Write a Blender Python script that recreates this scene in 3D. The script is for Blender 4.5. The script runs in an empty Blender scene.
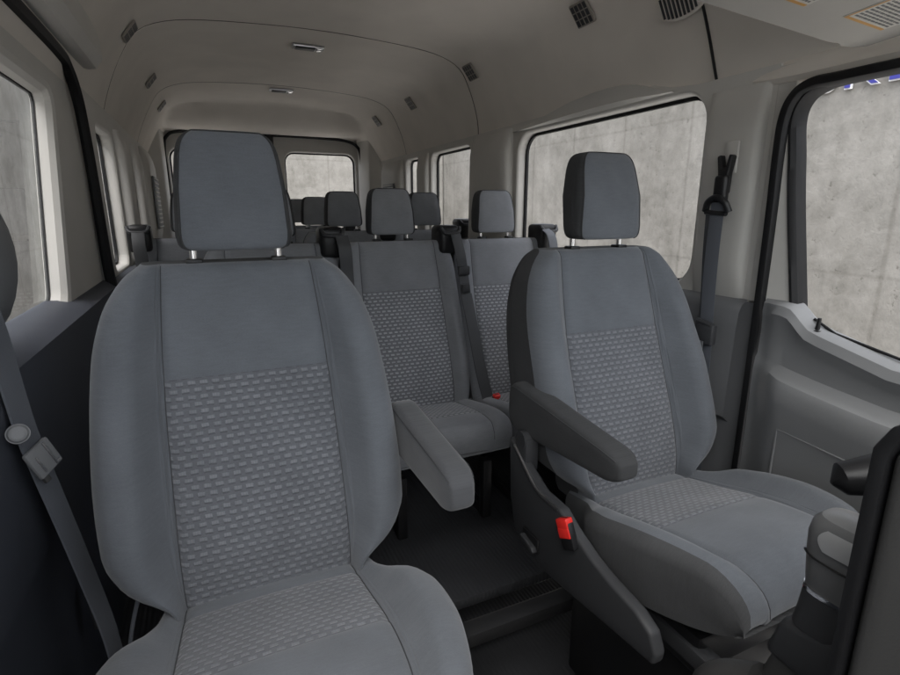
import bpy, bmesh, math, random
from mathutils import Vector, Matrix
R = math.radians
random.seed(4)
scene = bpy.context.scene
COL = scene.collection
G = Vector((-0.52, 0.0, 1.80))        # working coordinates are metres from the eye; this moves them onto the ground

# ------------------------------------------------------------------ materials
def newmat(name):
    m = bpy.data.materials.new(name); m.use_nodes = True
    nt = m.node_tree; b = nt.nodes['Principled BSDF']
    return m, nt, b
def N(nt, t, **k):
    n = nt.nodes.new(t)
    for a, v in k.items(): setattr(n, a, v)
    return n
def plastic(name, col, rough=.55, bump=.15, scale=900, var=.06, spec=.4):
    """moulded grained plastic"""
    m, nt, b = newmat(name); L = nt.links.new
    tc = N(nt, 'ShaderNodeTexCoord')
    n1 = N(nt, 'ShaderNodeTexNoise'); n1.inputs['Scale'].default_value = scale; n1.inputs['Detail'].default_value = 2
    n2 = N(nt, 'ShaderNodeTexNoise'); n2.inputs['Scale'].default_value = 5; n2.inputs['Detail'].default_value = 5
    L(tc.outputs['Object'], n1.inputs['Vector']); L(tc.outputs['Object'], n2.inputs['Vector'])
    mr = N(nt, 'ShaderNodeMapRange'); mr.inputs[1].default_value = .25; mr.inputs[2].default_value = .75
    mr.inputs[3].default_value = 1 - var; mr.inputs[4].default_value = 1 + var
    L(n2.outputs['Fac'], mr.inputs[0])
    mx = N(nt, 'ShaderNodeVectorMath', operation='SCALE'); mx.inputs[0].default_value = col
    L(mr.outputs[0], mx.inputs['Scale']); L(mx.outputs[0], b.inputs['Base Color'])
    r = N(nt, 'ShaderNodeMapRange'); r.inputs[3].default_value = rough - .07; r.inputs[4].default_value = rough + .07
    L(n2.outputs['Fac'], r.inputs[0]); L(r.outputs[0], b.inputs['Roughness'])
    bp = N(nt, 'ShaderNodeBump'); bp.inputs['Strength'].default_value = bump; bp.inputs['Distance'].default_value = .0006
    L(n1.outputs['Fac'], bp.inputs['Height']); L(bp.outputs[0], b.inputs['Normal'])
    b.inputs['Specular IOR Level'].default_value = spec
    return m
def fabric(name, col, dash=None, heather=.14, sheen=.25):
    """woven cloth; with dash = the colour of the woven brick-bond dashes (UV in metres)"""
    m, nt, b = newmat(name); L = nt.links.new
    uv = N(nt, 'ShaderNodeUVMap')
    mp = N(nt, 'ShaderNodeMapping'); mp.inputs['Scale'].default_value = (260, 900, 1); L(uv.outputs[0], mp.inputs[0])
    n1 = N(nt, 'ShaderNodeTexNoise'); n1.inputs['Scale'].default_value = 1; n1.inputs['Detail'].default_value = 3; L(mp.outputs[0], n1.inputs['Vector'])
    n2 = N(nt, 'ShaderNodeTexNoise'); n2.inputs['Scale'].default_value = 9; n2.inputs['Detail'].default_value = 4; L(uv.outputs[0], n2.inputs['Vector'])
    mp3 = N(nt, 'ShaderNodeMapping'); mp3.inputs['Scale'].default_value = (38, 190, 1); L(uv.outputs[0], mp3.inputs[0])
    n3 = N(nt, 'ShaderNodeTexNoise'); n3.inputs['Scale'].default_value = 1; n3.inputs['Detail'].default_value = 3; L(mp3.outputs[0], n3.inputs['Vector'])
    a0 = N(nt, 'ShaderNodeMath', operation='MULTIPLY_ADD'); a0.inputs[1].default_value = .6; L(n3.outputs['Fac'], a0.inputs[0]); L(n1.outputs['Fac'], a0.inputs[2])
    a = N(nt, 'ShaderNodeMath', operation='ADD'); L(a0.outputs[0], a.inputs[0]); L(n2.outputs['Fac'], a.inputs[1])
    mr = N(nt, 'ShaderNodeMapRange'); mr.inputs[1].default_value = .95; mr.inputs[2].default_value = 1.65
    mr.inputs[3].default_value = 1 - heather; mr.inputs[4].default_value = 1 + heather; L(a.outputs[0], mr.inputs[0])
    hgt = n1.outputs['Fac']; dist = .0006
    if dash:
        wob = N(nt, 'ShaderNodeTexNoise'); wob.inputs['Scale'].default_value = 60; L(uv.outputs[0], wob.inputs['Vector'])
        ws = N(nt, 'ShaderNodeVectorMath', operation='SCALE'); ws.inputs['Scale'].default_value = .004; L(wob.outputs['Color'], ws.inputs[0])
        wa = N(nt, 'ShaderNodeVectorMath', operation='ADD'); L(uv.outputs[0], wa.inputs[0]); L(ws.outputs[0], wa.inputs[1])
        def mth(op, a_, b_=None, c_=None):
            n = N(nt, 'ShaderNodeMath', operation=op)
            for k, v in enumerate((a_, b_, c_)):
                if v is None: continue
                if isinstance(v, (int, float)): n.inputs[k].default_value = v
                else: L(v, n.inputs[k])
            return n.outputs[0]
        sx = N(nt, 'ShaderNodeSeparateXYZ'); L(wa.outputs[0], sx.inputs[0])
        PW, RH = .0221, .0137
        vr = mth('DIVIDE', sx.outputs['Y'], RH); row = mth('FLOOR', vr); fv = mth('FRACT', vr)
        ur = mth('MULTIPLY_ADD', row, .46, mth('DIVIDE', sx.outputs['X'], PW)); fu = mth('FRACT', ur); cu = mth('FLOOR', ur)
        def sstep(x, lo, hi):
            n = N(nt, 'ShaderNodeMapRange', interpolation_type='SMOOTHSTEP'); L(x, n.inputs[0])
            n.inputs[1].default_value = lo; n.inputs[2].default_value = hi; n.inputs[3].default_value = 1; n.inputs[4].default_value = 0; return n.outputs[0]
        mu_ = sstep(mth('ABSOLUTE', mth('SUBTRACT', fu, .5)), .24, .37)
        mv_ = sstep(mth('ABSOLUTE', mth('SUBTRACT', fv, .55)), .16, .31)
        mask = mth('MULTIPLY', mu_, mv_)
        under = mth('MULTIPLY', mu_, sstep(mth('ABSOLUTE', mth('SUBTRACT', fv, .17)), .03, .16))
        cmb = N(nt, 'ShaderNodeCombineXYZ'); L(cu, cmb.inputs[0]); L(row, cmb.inputs[1])
        wn = N(nt, 'ShaderNodeTexWhiteNoise', noise_dimensions='2D'); L(cmb.outputs[0], wn.inputs['Vector'])
        wv = N(nt, 'ShaderNodeTexWave', wave_type='BANDS', bands_direction='X'); wv.inputs['Scale'].default_value = 64; wv.inputs['Distortion'].default_value = 1.5; L(uv.outputs[0], wv.inputs['Vector'])
        amt = mth('MULTIPLY', mask, mth('MULTIPLY', mth('MULTIPLY_ADD', wn.outputs['Value'], .35, .72), mth('MULTIPLY_ADD', wv.outputs['Fac'], .30, .72)))
        cm = N(nt, 'ShaderNodeMix', data_type='RGBA'); cm.inputs[6].default_value = (*col, 1); cm.inputs[7].default_value = (*dash, 1); L(amt, cm.inputs[0])
        dk = N(nt, 'ShaderNodeVectorMath', operation='SCALE'); L(cm.outputs[2], dk.inputs[0]); L(mth('MULTIPLY_ADD', under, -.22, 1), dk.inputs['Scale'])
        src = dk.outputs[0]
        hgt = mth('MULTIPLY_ADD', mask, 1.5, mth('ADD', n1.outputs['Fac'], mth('MULTIPLY', under, -.8))); dist = .0011
    mx = N(nt, 'ShaderNodeVectorMath', operation='SCALE')
    if dash: L(src, mx.inputs[0])
    else: mx.inputs[0].default_value = col
    L(mr.outputs[0], mx.inputs['Scale']); L(mx.outputs[0], b.inputs['Base Color'])
    b.inputs['Roughness'].default_value = .9; b.inputs['Specular IOR Level'].default_value = .15
    b.inputs['Sheen Weight'].default_value = sheen; b.inputs['Sheen Roughness'].default_value = .5
    bp = N(nt, 'ShaderNodeBump'); bp.inputs['Strength'].default_value = .55; bp.inputs['Distance'].default_value = dist
    L(hgt, bp.inputs['Height'])
    # soft padding unevenness
    n4 = N(nt, 'ShaderNodeTexNoise'); n4.inputs['Scale'].default_value = 7; n4.inputs['Detail'].default_value = 1.5; L(uv.outputs[0], n4.inputs['Vector'])
    b2 = N(nt, 'ShaderNodeBump'); b2.inputs['Strength'].default_value = .35; b2.inputs['Distance'].default_value = .02; L(n4.outputs['Fac'], b2.inputs['Height'])
    L(b2.outputs[0], bp.inputs['Normal']); L(bp.outputs[0], b.inputs['Normal'])
    return m
def simple(name, col, rough=.4, metal=0.0, spec=.5):
    m, nt, b = newmat(name)
    b.inputs['Base Color'].default_value = (*col, 1); b.inputs['Roughness'].default_value = rough; b.inputs['Metallic'].default_value = metal
    b.inputs['Specular IOR Level'].default_value = spec
    return m
def webbing(name, col):
    m, nt, b = newmat(name); L = nt.links.new
    tc = N(nt, 'ShaderNodeTexCoord')
    n1 = N(nt, 'ShaderNodeTexNoise'); n1.inputs['Scale'].default_value = 500; L(tc.outputs['Object'], n1.inputs['Vector'])
    bp = N(nt, 'ShaderNodeBump'); bp.inputs['Strength'].default_value = .4; bp.inputs['Distance'].default_value = .001; L(n1.outputs['Fac'], bp.inputs['Height'])
    L(bp.outputs[0], b.inputs['Normal'])
    b.inputs['Base Color'].default_value = (*col, 1); b.inputs['Roughness'].default_value = .6; b.inputs['Sheen Weight'].default_value = .1
    return m
def glass(name, tint=(.98, .982, .982)):
    m, nt, b = newmat(name); L = nt.links.new
    nt.nodes.remove(b)
    out = [n for n in nt.nodes if n.type == 'OUTPUT_MATERIAL'][0]
    t = N(nt, 'ShaderNodeBsdfTransparent'); t.inputs[0].default_value = (*tint, 1)
    g = N(nt, 'ShaderNodeBsdfGlossy'); g.inputs['Roughness'].default_value = .02; g.inputs[0].default_value = (.9, .95, .95, 1)
    fr = N(nt, 'ShaderNodeFresnel'); fr.inputs['IOR'].default_value = 1.3
    ge = N(nt, 'ShaderNodeNewGeometry'); iv = N(nt, 'ShaderNodeMath', operation='SUBTRACT'); iv.inputs[0].default_value = 1; L(ge.outputs['Backfacing'], iv.inputs[1])
    mu = N(nt, 'ShaderNodeMath', operation='MULTIPLY'); L(fr.outputs[0], mu.inputs[0]); L(iv.outputs[0], mu.inputs[1])
    mx = N(nt, 'ShaderNodeMixShader'); L(mu.outputs[0], mx.inputs[0]); L(t.outputs[0], mx.inputs[1]); L(g.outputs[0], mx.inputs[2])
    L(mx.outputs[0], out.inputs['Surface'])
    return m
def concrete(name, along):
    m, nt, b = newmat(name); L = nt.links.new
    tc = N(nt, 'ShaderNodeTexCoord'); ob = tc.outputs['Object']
    def noise(s, d=6, r=.6, vec=ob):
        n = N(nt, 'ShaderNodeTexNoise'); n.inputs['Scale'].default_value = s; n.inputs['Detail'].default_value = d; n.inputs['Roughness'].default_value = r; L(vec, n.inputs['Vector']); return n
    big, mid, fine = noise(.9), noise(3.2, 8, .68), noise(22, 5)
    mp = N(nt, 'ShaderNodeMapping'); mp.inputs['Scale'].default_value = (3, 3, .5); L(ob, mp.inputs[0]); strk = noise(1.6, 5, .6, mp.outputs[0])
    def ramp(src, a, b_, c0, c1):
        r = N(nt, 'ShaderNodeValToRGB'); e = r.color_ramp.elements
        e[0].position = a; e[1].position = b_; e[0].color = (*c0, 1); e[1].color = (*c1, 1); L(src, r.inputs[0]); return r
    base = ramp(big.outputs['Fac'], .3, .7, (.212, .204, .188), (.276, .267, .249))
    def mult(a_, b_, f=1):
        n = N(nt, 'ShaderNodeMix', data_type='RGBA', blend_type='MULTIPLY'); n.inputs[0].default_value = f; L(a_, n.inputs[6]); L(b_, n.inputs[7]); return n.outputs[2]
    c = mult(base.outputs[0], ramp(mid.outputs['Fac'], .35, .6, (.70, .70, .69), (1, 1, 1)).outputs[0], .9)
    c = mult(c, ramp(strk.outputs['Fac'], .38, .62, (.90, .895, .885), (1.03, 1.03, 1.03)).outputs[0], .8)
    # scattered pock marks
    vo = N(nt, 'ShaderNodeTexNoise'); vo.inputs['Scale'].default_value = 13; vo.inputs['Detail'].default_value = 6; vo.inputs['Roughness'].default_value = .75; L(ob, vo.inputs['Vector'])
    c = mult(c, ramp(vo.outputs['Fac'], .33, .40, (.50, .49, .47), (1, 1, 1)).outputs[0], .75)
    c = mult(c, ramp(fine.outputs['Fac'], .3, .7, (.90, .90, .90), (1.05, 1.05, 1.05)).outputs[0], .8)
    # board joints of the formwork
    sx = N(nt, 'ShaderNodeSeparateXYZ'); L(ob, sx.inputs[0])
    def joint(sock, period, wd):
        ml = N(nt, 'ShaderNodeMath', operation='MULTIPLY_ADD'); ml.inputs[1].default_value = .05; L(mid.outputs['Fac'], ml.inputs[0]); L(sock, ml.inputs[2])
        md = N(nt, 'ShaderNodeMath', operation='PINGPONG'); md.inputs[1].default_value = period / 2; L(ml.outputs[0], md.inputs[0])
        return ramp(md.outputs[0], wd * .3, wd, (.72, .71, .70), (1, 1, 1)).outputs[0]
    c = mult(c, joint(sx.outputs['XYZ'.index(along)], .92, .022), .6)
    c = mult(c, joint(sx.outputs['Z'], 1.35, .018), .45)
    L(c, b.inputs['Base Color']); b.inputs['Roughness'].default_value = .92; b.inputs['Specular IOR Level'].default_value = .2
    bp = N(nt, 'ShaderNodeBump'); bp.inputs['Strength'].default_value = .5; bp.inputs['Distance'].default_value = .02; L(vo.outputs['Fac'], bp.inputs['Height']); L(bp.outputs[0], b.inputs['Normal'])
    return m

M = {}
M['cloth'] = fabric('seat_cloth', (.124, .134, .150))
M['dash'] = fabric('dashed_seat_cloth', (.116, .122, .136), dash=(.190, .198, .216))
M['armcloth'] = fabric('armrest_cloth', (.075, .077, .083))
M['char'] = fabric('charcoal_cloth', (.050, .051, .053), sheen=.06)
M['rearcloth_lit'] = fabric('rear_cloth_lightened', (.222, .230, .248))  # seat cloth again, lightened to make up for weak light at the rear
M['char_pl'] = plastic('charcoal_plastic', (.040, .041, .044), .5)
M['black_pl'] = plastic('black_plastic', (.012, .012, .013), .42)
M['rubber'] = plastic('black_rubber', (.009, .009, .010), .6, spec=.3)
M['trim'] = plastic('pale_trim', (.54, .525, .495), .6, .12, 700)
M['headliner'] = plastic('headliner_felt', (.70, .655, .60), .95, .6, 700, .06, .1)
M['button'] = plastic('grey_button', (.16, .163, .17), .4)
M['thread'] = plastic('seam_thread', (.05, .052, .056), .8)
M['reardash_lit'] = fabric('rear_dashed_lightened', (.185, .192, .208), dash=(.43, .44, .465))  # dashed cloth lightened likewise; the missing rear light is in the colour
M['vent'] = plastic('vent_plastic', (.26, .24, .215), .6)
M['joint'] = plastic('dark_joint_line', (.13, .12, .108), .9)  # dark brown line marking the lining joints
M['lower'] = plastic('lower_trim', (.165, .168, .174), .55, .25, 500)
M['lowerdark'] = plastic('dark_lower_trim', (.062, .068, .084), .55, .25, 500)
M['door'] = plastic('door_panel', (.205, .208, .212), .5, .25, 500)
M['floor'] = plastic('vinyl_floor', (.030, .031, .034), .55, .3, 250, .25)
M['step'] = plastic('step_strip', (.03, .03, .031), .5)
M['chrome'] = simple('chrome', (.75, .75, .76), .16, 1)
M['satin'] = simple('satin_metal', (.45, .45, .46), .35, 1)
M['belt'] = webbing('belt_webbing', (.055, .057, .062))
M['beltlight'] = webbing('grey_belt_webbing', (.10, .108, .125))
M['silver'] = simple('silver_reflection', (.50, .505, .51), .3, .3)  # silver with the knob's sky reflection put into the colour
M['red'] = simple('red_plastic', (.75, .028, .022), .4)
M['glass'] = glass('window_glass')
M['screen'] = glass('windscreen_glass', (.84, .85, .85))
M['blue'] = simple('blue_acrylic', (.030, .032, .235), .35)
M['white'] = simple('white_edge', (.78, .78, .80), .4)
M['knob'] = plastic('knob_plastic', (.14, .142, .145), .3, .1)
M['stack'] = plastic('grey_dash_plastic', (.055, .054, .053), .5, .3, 600)

def ribbed(m, period, height):
    nt = m.node_tree; L = nt.links.new; b = nt.nodes['Principled BSDF']
    old = b.inputs['Normal'].links[0].from_socket
    tc = N(nt, 'ShaderNodeTexCoord'); wv = N(nt, 'ShaderNodeTexWave', wave_type='BANDS', bands_direction='X'); wv.inputs['Scale'].default_value = .314 / period
    L(tc.outputs['Object'], wv.inputs['Vector'])
    bp = N(nt, 'ShaderNodeBump'); bp.inputs['Strength'].default_value = .8; bp.inputs['Distance'].default_value = height
    L(wv.outputs['Fac'], bp.inputs['Height']); L(old, bp.inputs['Normal']); L(bp.outputs[0], b.inputs['Normal'])
ribbed(M['floor'], .014, .0012)
# ------------------------------------------------------------------ object helpers
LOC = {}
def props(o, label=None, cat=None, group=None, kind=None):
    if label: o['label'] = label
    if cat: o['category'] = cat
    if group: o['group'] = group
    if kind: o['kind'] = kind
    return o
def thing(name, loc, label, cat, group=None):
    o = bpy.data.objects.new(name, None); COL.objects.link(o)
    o.empty_display_size = .1
    o.location = Vector(loc) + G; LOC[o.name] = Vector(loc)
    return props(o, label, cat, group)
def build(name, bm, mat, parent=None, smooth=True, label=None):
    """link a bmesh (in eye-centred metres) as ONE object; parts are shifted to their thing's base"""
    bmesh.ops.recalc_face_normals(bm, faces=bm.faces) if name not in NOFLIP else None
    me = bpy.data.meshes.new(name)
    if parent is None:
        xs = [v.co for v in bm.verts]
        base = Vector(((min(c.x for c in xs) + max(c.x for c in xs)) / 2, (min(c.y for c in xs) + max(c.y for c in xs)) / 2, min(c.z for c in xs)))
    else:
        p = parent
        while p.parent: p = p.parent
        base = LOC[p.name]
    bmesh.ops.translate(bm, verts=bm.verts, vec=-base)
    bm.to_mesh(me); bm.free()
    for p in me.polygons: p.use_smooth = smooth
    me.materials.append(mat)
    if smooth: 
        try: me.set_sharp_from_angle(angle=R(38))
        except Exception: pass
    o = bpy.data.objects.new(name, me); COL.objects.link(o)
    if parent is None: o.location = base + G; LOC[o.name] = base
    else: o.parent = parent
    if label: o['label'] = label
    return o
NOFLIP = set()
def dup(root, delta, label=None, group=None, skip=()):
    r = root.copy(); COL.objects.link(r); r.location = root.location + Vector(delta); LOC[r.name] = r.location - G
    if label: r['label'] = label
    if group: r['group'] = group
    for ch in list(root.children):
        if ch.name.split('.')[0] in skip: continue
        c = ch.copy(); COL.objects.link(c); c.parent = r
        for g in list(ch.children):
            d = g.copy(); COL.objects.link(d); d.parent = c
    return r
def bevel(bm, w, seg=2, angle=30):
    es = [e for e in bm.edges if len(e.link_faces) == 2 and e.calc_face_angle(0) > R(angle)]
    if es: bmesh.ops.bevel(bm, geom=es, offset=w, segments=seg, profile=.5, affect='EDGES', clamp_overlap=True)
def B(): return bmesh.new()
def box(bm, x0, x1, y0, y1, z0, z1, bev=0, seg=2):
    b = bmesh.new()
    v = [b.verts.new((x, y, z)) for x in (x0, x1) for y in (y0, y1) for z in (z0, z1)]
    for f in ((0,1,3,2),(4,6,7,5),(0,4,5,1),(2,3,7,6),(0,2,6,4),(1,5,7,3)): b.faces.new([v[i] for i in f])
    bmesh.ops.recalc_face_normals(b, faces=b.faces)
    if bev: bevel(b, bev, seg)
    merge(bm, b); return bm
def merge(bm, b, mat=None):
    if mat: bmesh.ops.transform(b, matrix=mat, verts=b.verts)
    me = bpy.data.meshes.new('t'); b.to_mesh(me); bm.from_mesh(me); bpy.data.meshes.remove(me); b.free()
def prism(bm, pts, axis, a0, a1, bev=0, seg=2):
    """polygon in the other two axes, extruded along axis from a0 to a1"""
    b = bmesh.new()
    def mk(p, a):
        return {'X': (a, p[0], p[1]), 'Y': (p[0], a, p[1]), 'Z': (p[0], p[1], a)}[axis]
    v0 = [b.verts.new(mk(p, a0)) for p in pts]; v1 = [b.verts.new(mk(p, a1)) for p in pts]
    b.faces.new(v0); b.faces.new(v1[::-1])
    n = len(pts)
    for i in range(n): b.faces.new((v0[i], v0[(i + 1) % n], v1[(i + 1) % n], v1[i]))
    bmesh.ops.recalc_face_normals(b, faces=b.faces)
    if bev: bevel(b, bev, seg, 25)
    merge(bm, b); return bm
def loft(bm, rings, closed=True, cap=(True, True), uvs=None):
    vs = [[bm.verts.new(p) for p in r] for r in rings]
    n = len(rings[0]); m = n if closed else n - 1
    for i in range(len(rings) - 1):
        for j in range(m):
            bm.faces.new((vs[i][j], vs[i][(j + 1) % n], vs[i + 1][(j + 1) % n], vs[i + 1][j]))
    if closed and cap[0]: bm.faces.new(vs[0][::-1])
    if closed and cap[1]: bm.faces.new(vs[-1])
    return vs
def tube(bm, pts, r, n=10):
    pts = [Vector(p) for p in pts]; rings = []
    rr = r if isinstance(r, (list, tuple)) else [r] * len(pts)
    up = Vector((0.13, .31, .94))
    for i, p in enumerate(pts):
        t = (pts[min(i + 1, len(pts) - 1)] - pts[max(i - 1, 0)]).normalized()
        a = t.cross(up)
        if a.length < .05: a = t.cross(Vector((1, 0, 0)))
        a.normalize(); b = t.cross(a)
        rings.append([p + (a * math.cos(k * 2 * math.pi / n) + b * math.sin(k * 2 * math.pi / n)) * rr[i] for k in range(n)])
    loft(bm, rings); return bm
def spline(pts, n=6):
    """Catmull-Rom through the points"""
    P = [Vector(p) for p in pts]; P = [2 * P[0] - P[1]] + P + [2 * P[-1] - P[-2]]; out = []
    for i in range(1, len(P) - 2):
        for k in range(n):
            t = k / n; a, b, c, d = P[i - 1:i + 3]
            out.append(.5 * ((2 * b) + (c - a) * t + (2 * a - 5 * b + 4 * c - d) * t * t + (3 * b - a - 3 * c + d) * t ** 3))
    out.append(P[-2]); return out
def ribbon(bm, pts, w, wv, th=.0022, n=6):
    """strap of width w, wv the direction across it (one vector or one per point)"""
    c = spline(pts, n) if n else [Vector(p) for p in pts]
    rings = []
    for i, p in enumerate(c):
        t = (c[min(i + 1, len(c) - 1)] - c[max(i - 1, 0)]).normalized()
        a = Vector(wv); a = (a - t * a.dot(t)).normalized(); nn = t.cross(a)
        h = w / 2
        rings.append([p + a * s * h + nn * q * th for s, q in ((-1, -.5), (-.93, .6), (-.7, 1), (.7, 1), (.93, .6), (1, -.5), (.7, -1), (-.7, -1))])
    loft(bm, rings); return bm
def interp(x, xs, ys):
    if x <= xs[0]: return ys[0]
    for i in range(1, len(xs)):
        if x <= xs[i]:
            # smooth (monotone-ish cubic) interpolation
            t = (x - xs[i - 1]) / (xs[i] - xs[i - 1]); h = xs[i] - xs[i - 1]
            def sl(k):
                if k == 0: return (ys[1] - ys[0]) / (xs[1] - xs[0])
                if k == len(xs) - 1: return (ys[k] - ys[k - 1]) / (xs[k] - xs[k - 1])
                d0 = (ys[k] - ys[k - 1]) / (xs[k] - xs[k - 1]); d1 = (ys[k + 1] - ys[k]) / (xs[k + 1] - xs[k])
                return 0 if d0 * d1 <= 0 else 2 * d0 * d1 / (d0 + d1)
            m0, m1 = sl(i - 1) * h, sl(i) * h
            return (2*t**3-3*t*t+1)*ys[i-1] + (t**3-2*t*t+t)*m0 + (-2*t**3+3*t*t)*ys[i] + (t**3-t*t)*m1
    return ys[-1]
def sm(t): t = max(0, min(1, t)); return t * t * (3 - 2 * t)
def gs(d, w): return math.exp(-(d / w) ** 2)
def split_grid(rings, uvs, label_of, closed=True):
    """rings -> {label: bmesh} with UVs; label_of(i, j) names the face between ring i,i+1 and column j,j+1"""
    out = {}; n = len(rings[0]); m = n if closed else n - 1
    for i in range(len(rings) - 1):
        for j in range(m):
            l = label_of(i, j)
            if l is None: continue
            if l not in out: b = bmesh.new(); out[l] = (b, b.loops.layers.uv.new('UVMap'), {})
            b, uvl, cache = out[l]; vs = []; q = ((i, j), (i, (j + 1) % n), (i + 1, (j + 1) % n), (i + 1, j))
            for (a, c) in q:
                if (a, c) not in cache: cache[(a, c)] = b.verts.new(rings[a][c])
                vs.append(cache[(a, c)])
            try: f = b.faces.new(vs)
            except ValueError: continue
            for lp, (a, c) in zip(f.loops, q):
                u = uvs[a][c]
                if closed and j == n - 1 and c == 0: u = (uvs[a][n - 1][0] + .02, uvs[a][0][1])
                lp[uvl].uv = u
    return {k: v[0] for k, v in out.items()}
def uvbox(bm, s=1):
    uvl = bm.loops.layers.uv.verify()
    for f in bm.faces:
        n = f.normal; a = max(range(3), key=lambda k: abs(n[k]))
        for l in f.loops:
            c = l.vert.co; l[uvl].uv = ((c.y, c.z), (c.x, c.z), (c.x, c.y))[a]
    return bm

# ------------------------------------------------------------------ seats
def make_backrest(P):
    """rows bottom -> top, columns: front left..right, right side, back, left side"""
    zt, zb = P['ztop'], P['zbot']; r = P['r']
    rows = []                                                     # z, inset from the surface, width inset
    n = 40
    zs = [zb + r + (zt - zb - 2 * r) * k / n for k in range(n + 1)]
    zp = P['zp']
    k = min(range(len(zs)), key=lambda q: abs(zs[q] - zp)); zs[k] = zp
    for a in (0, 20, 40, 60, 78): rows.append((zb + r - r * math.cos(R(a)), r * (1 - math.sin(R(a)))))
    rows += [(z, 0) for z in zs]
    for a in (15, 30, 45, 60, 75, 90): rows.append((zt - r + r * math.sin(R(a)), r * (1 - math.cos(R(a)))))
    rings, uvs = [], []
    NI, NB = 22, 12
    for z, ins in rows:
        yc = interp(z, *P['prof']); a = interp(z, *P['seam']); W = max(interp(z, *P['W']), a + .018); h = interp(z, *P['bol']); T = interp(z, *P['T']); bk = yc + T
        line, uv = [], []
        er = P['er']
        def col(x, y, u): line.append((x, min(y + ins, bk - .004), z)); uv.append((u, z))
        def bolster(s):
            o = []
            for k in range(1, NB + 1):
                if k <= 6: q = .58 * (k / 6) ** .85
                else: q = .58 + .42 * math.sin((k - 6) / (NB - 6) * math.pi / 2)
                y = -h * sm(q / .50) + .007 * gs(q * (W - a), .006)
                if q > .58: e = (q - .58) / .42; y += (er + h * .35) * (1 - math.sqrt(max(0, 1 - e * e)))
                o.append((s * (a + (W - a) * q), yc + y))
            return o
        lb = bolster(-1)[::-1]; rb = bolster(1)
        for x, y in lb: col(x, y, x - .3)
        for k in range(NI + 1):
            t = -1 + 2 * k / NI; t = math.sin(t * math.pi / 2) * .35 + t * .65; x = a * t
            y = yc - P['puff'] * (1 - t * t) + .008 * gs(a * (1 - abs(t)), .006)
            y += .002 * gs(z - zp, .006)
            # two soft horizontal hollows in the padding
            y += .004 * math.sin((z + .1) * 16) * (1 - t * t)
            col(x, y, x)
        for x, y in rb: col(x, y, x + .3)
        yR = rb[-1][1]
        for q in (.3, .6, .85): line.append((W, min(yR + ins * .3 + (bk - .03 - yR) * q, bk - .004), z)); uv.append((W + .5 + q * .1, z))
        for ang in (30, 60, 90): line.append((W - .03 + .03 * math.cos(R(ang)), bk - .03 + .03 * math.sin(R(ang)) - ins * .6, z)); uv.append((W + .65, z))
        for x in (.5, 0, -.5): line.append((W * x, bk + .006 - ins * .6, z)); uv.append((1.2 - W * x, z))
        for ang in (90, 60, 30): line.append((-W + .03 - .03 * math.cos(R(ang)), bk - .03 + .03 * math.sin(R(ang)) - ins * .6, z)); uv.append((1.6, z))
        for q in (.85, .6, .3): line.append((-W, min(yR + ins * .3 + (bk - .03 - yR) * q, bk - .004), z)); uv.append((-W - .5 - q * .1, z))
        rings.append(line); uvs.append(uv)
    nb = NB; zrow = [r_[0] for r_ in rows]
    def lab(i, j):
        zc = (zrow[i] + zrow[i + 1]) / 2
        if j < nb - 1: return 'bolL'
        if j < nb + NI + 1 and j >= nb - 1:
            if j == nb - 1: return 'bolL'
            if j == nb + NI: return 'bolR'
            return 'pattern' if zc < zp else 'upper'
        if j < 2 * nb + NI: return 'bolR'
        return 'shell'
    g = split_grid(rings, uvs, lab)
    # close top of the shell
    b = g['shell']
    return g, rings
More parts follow.
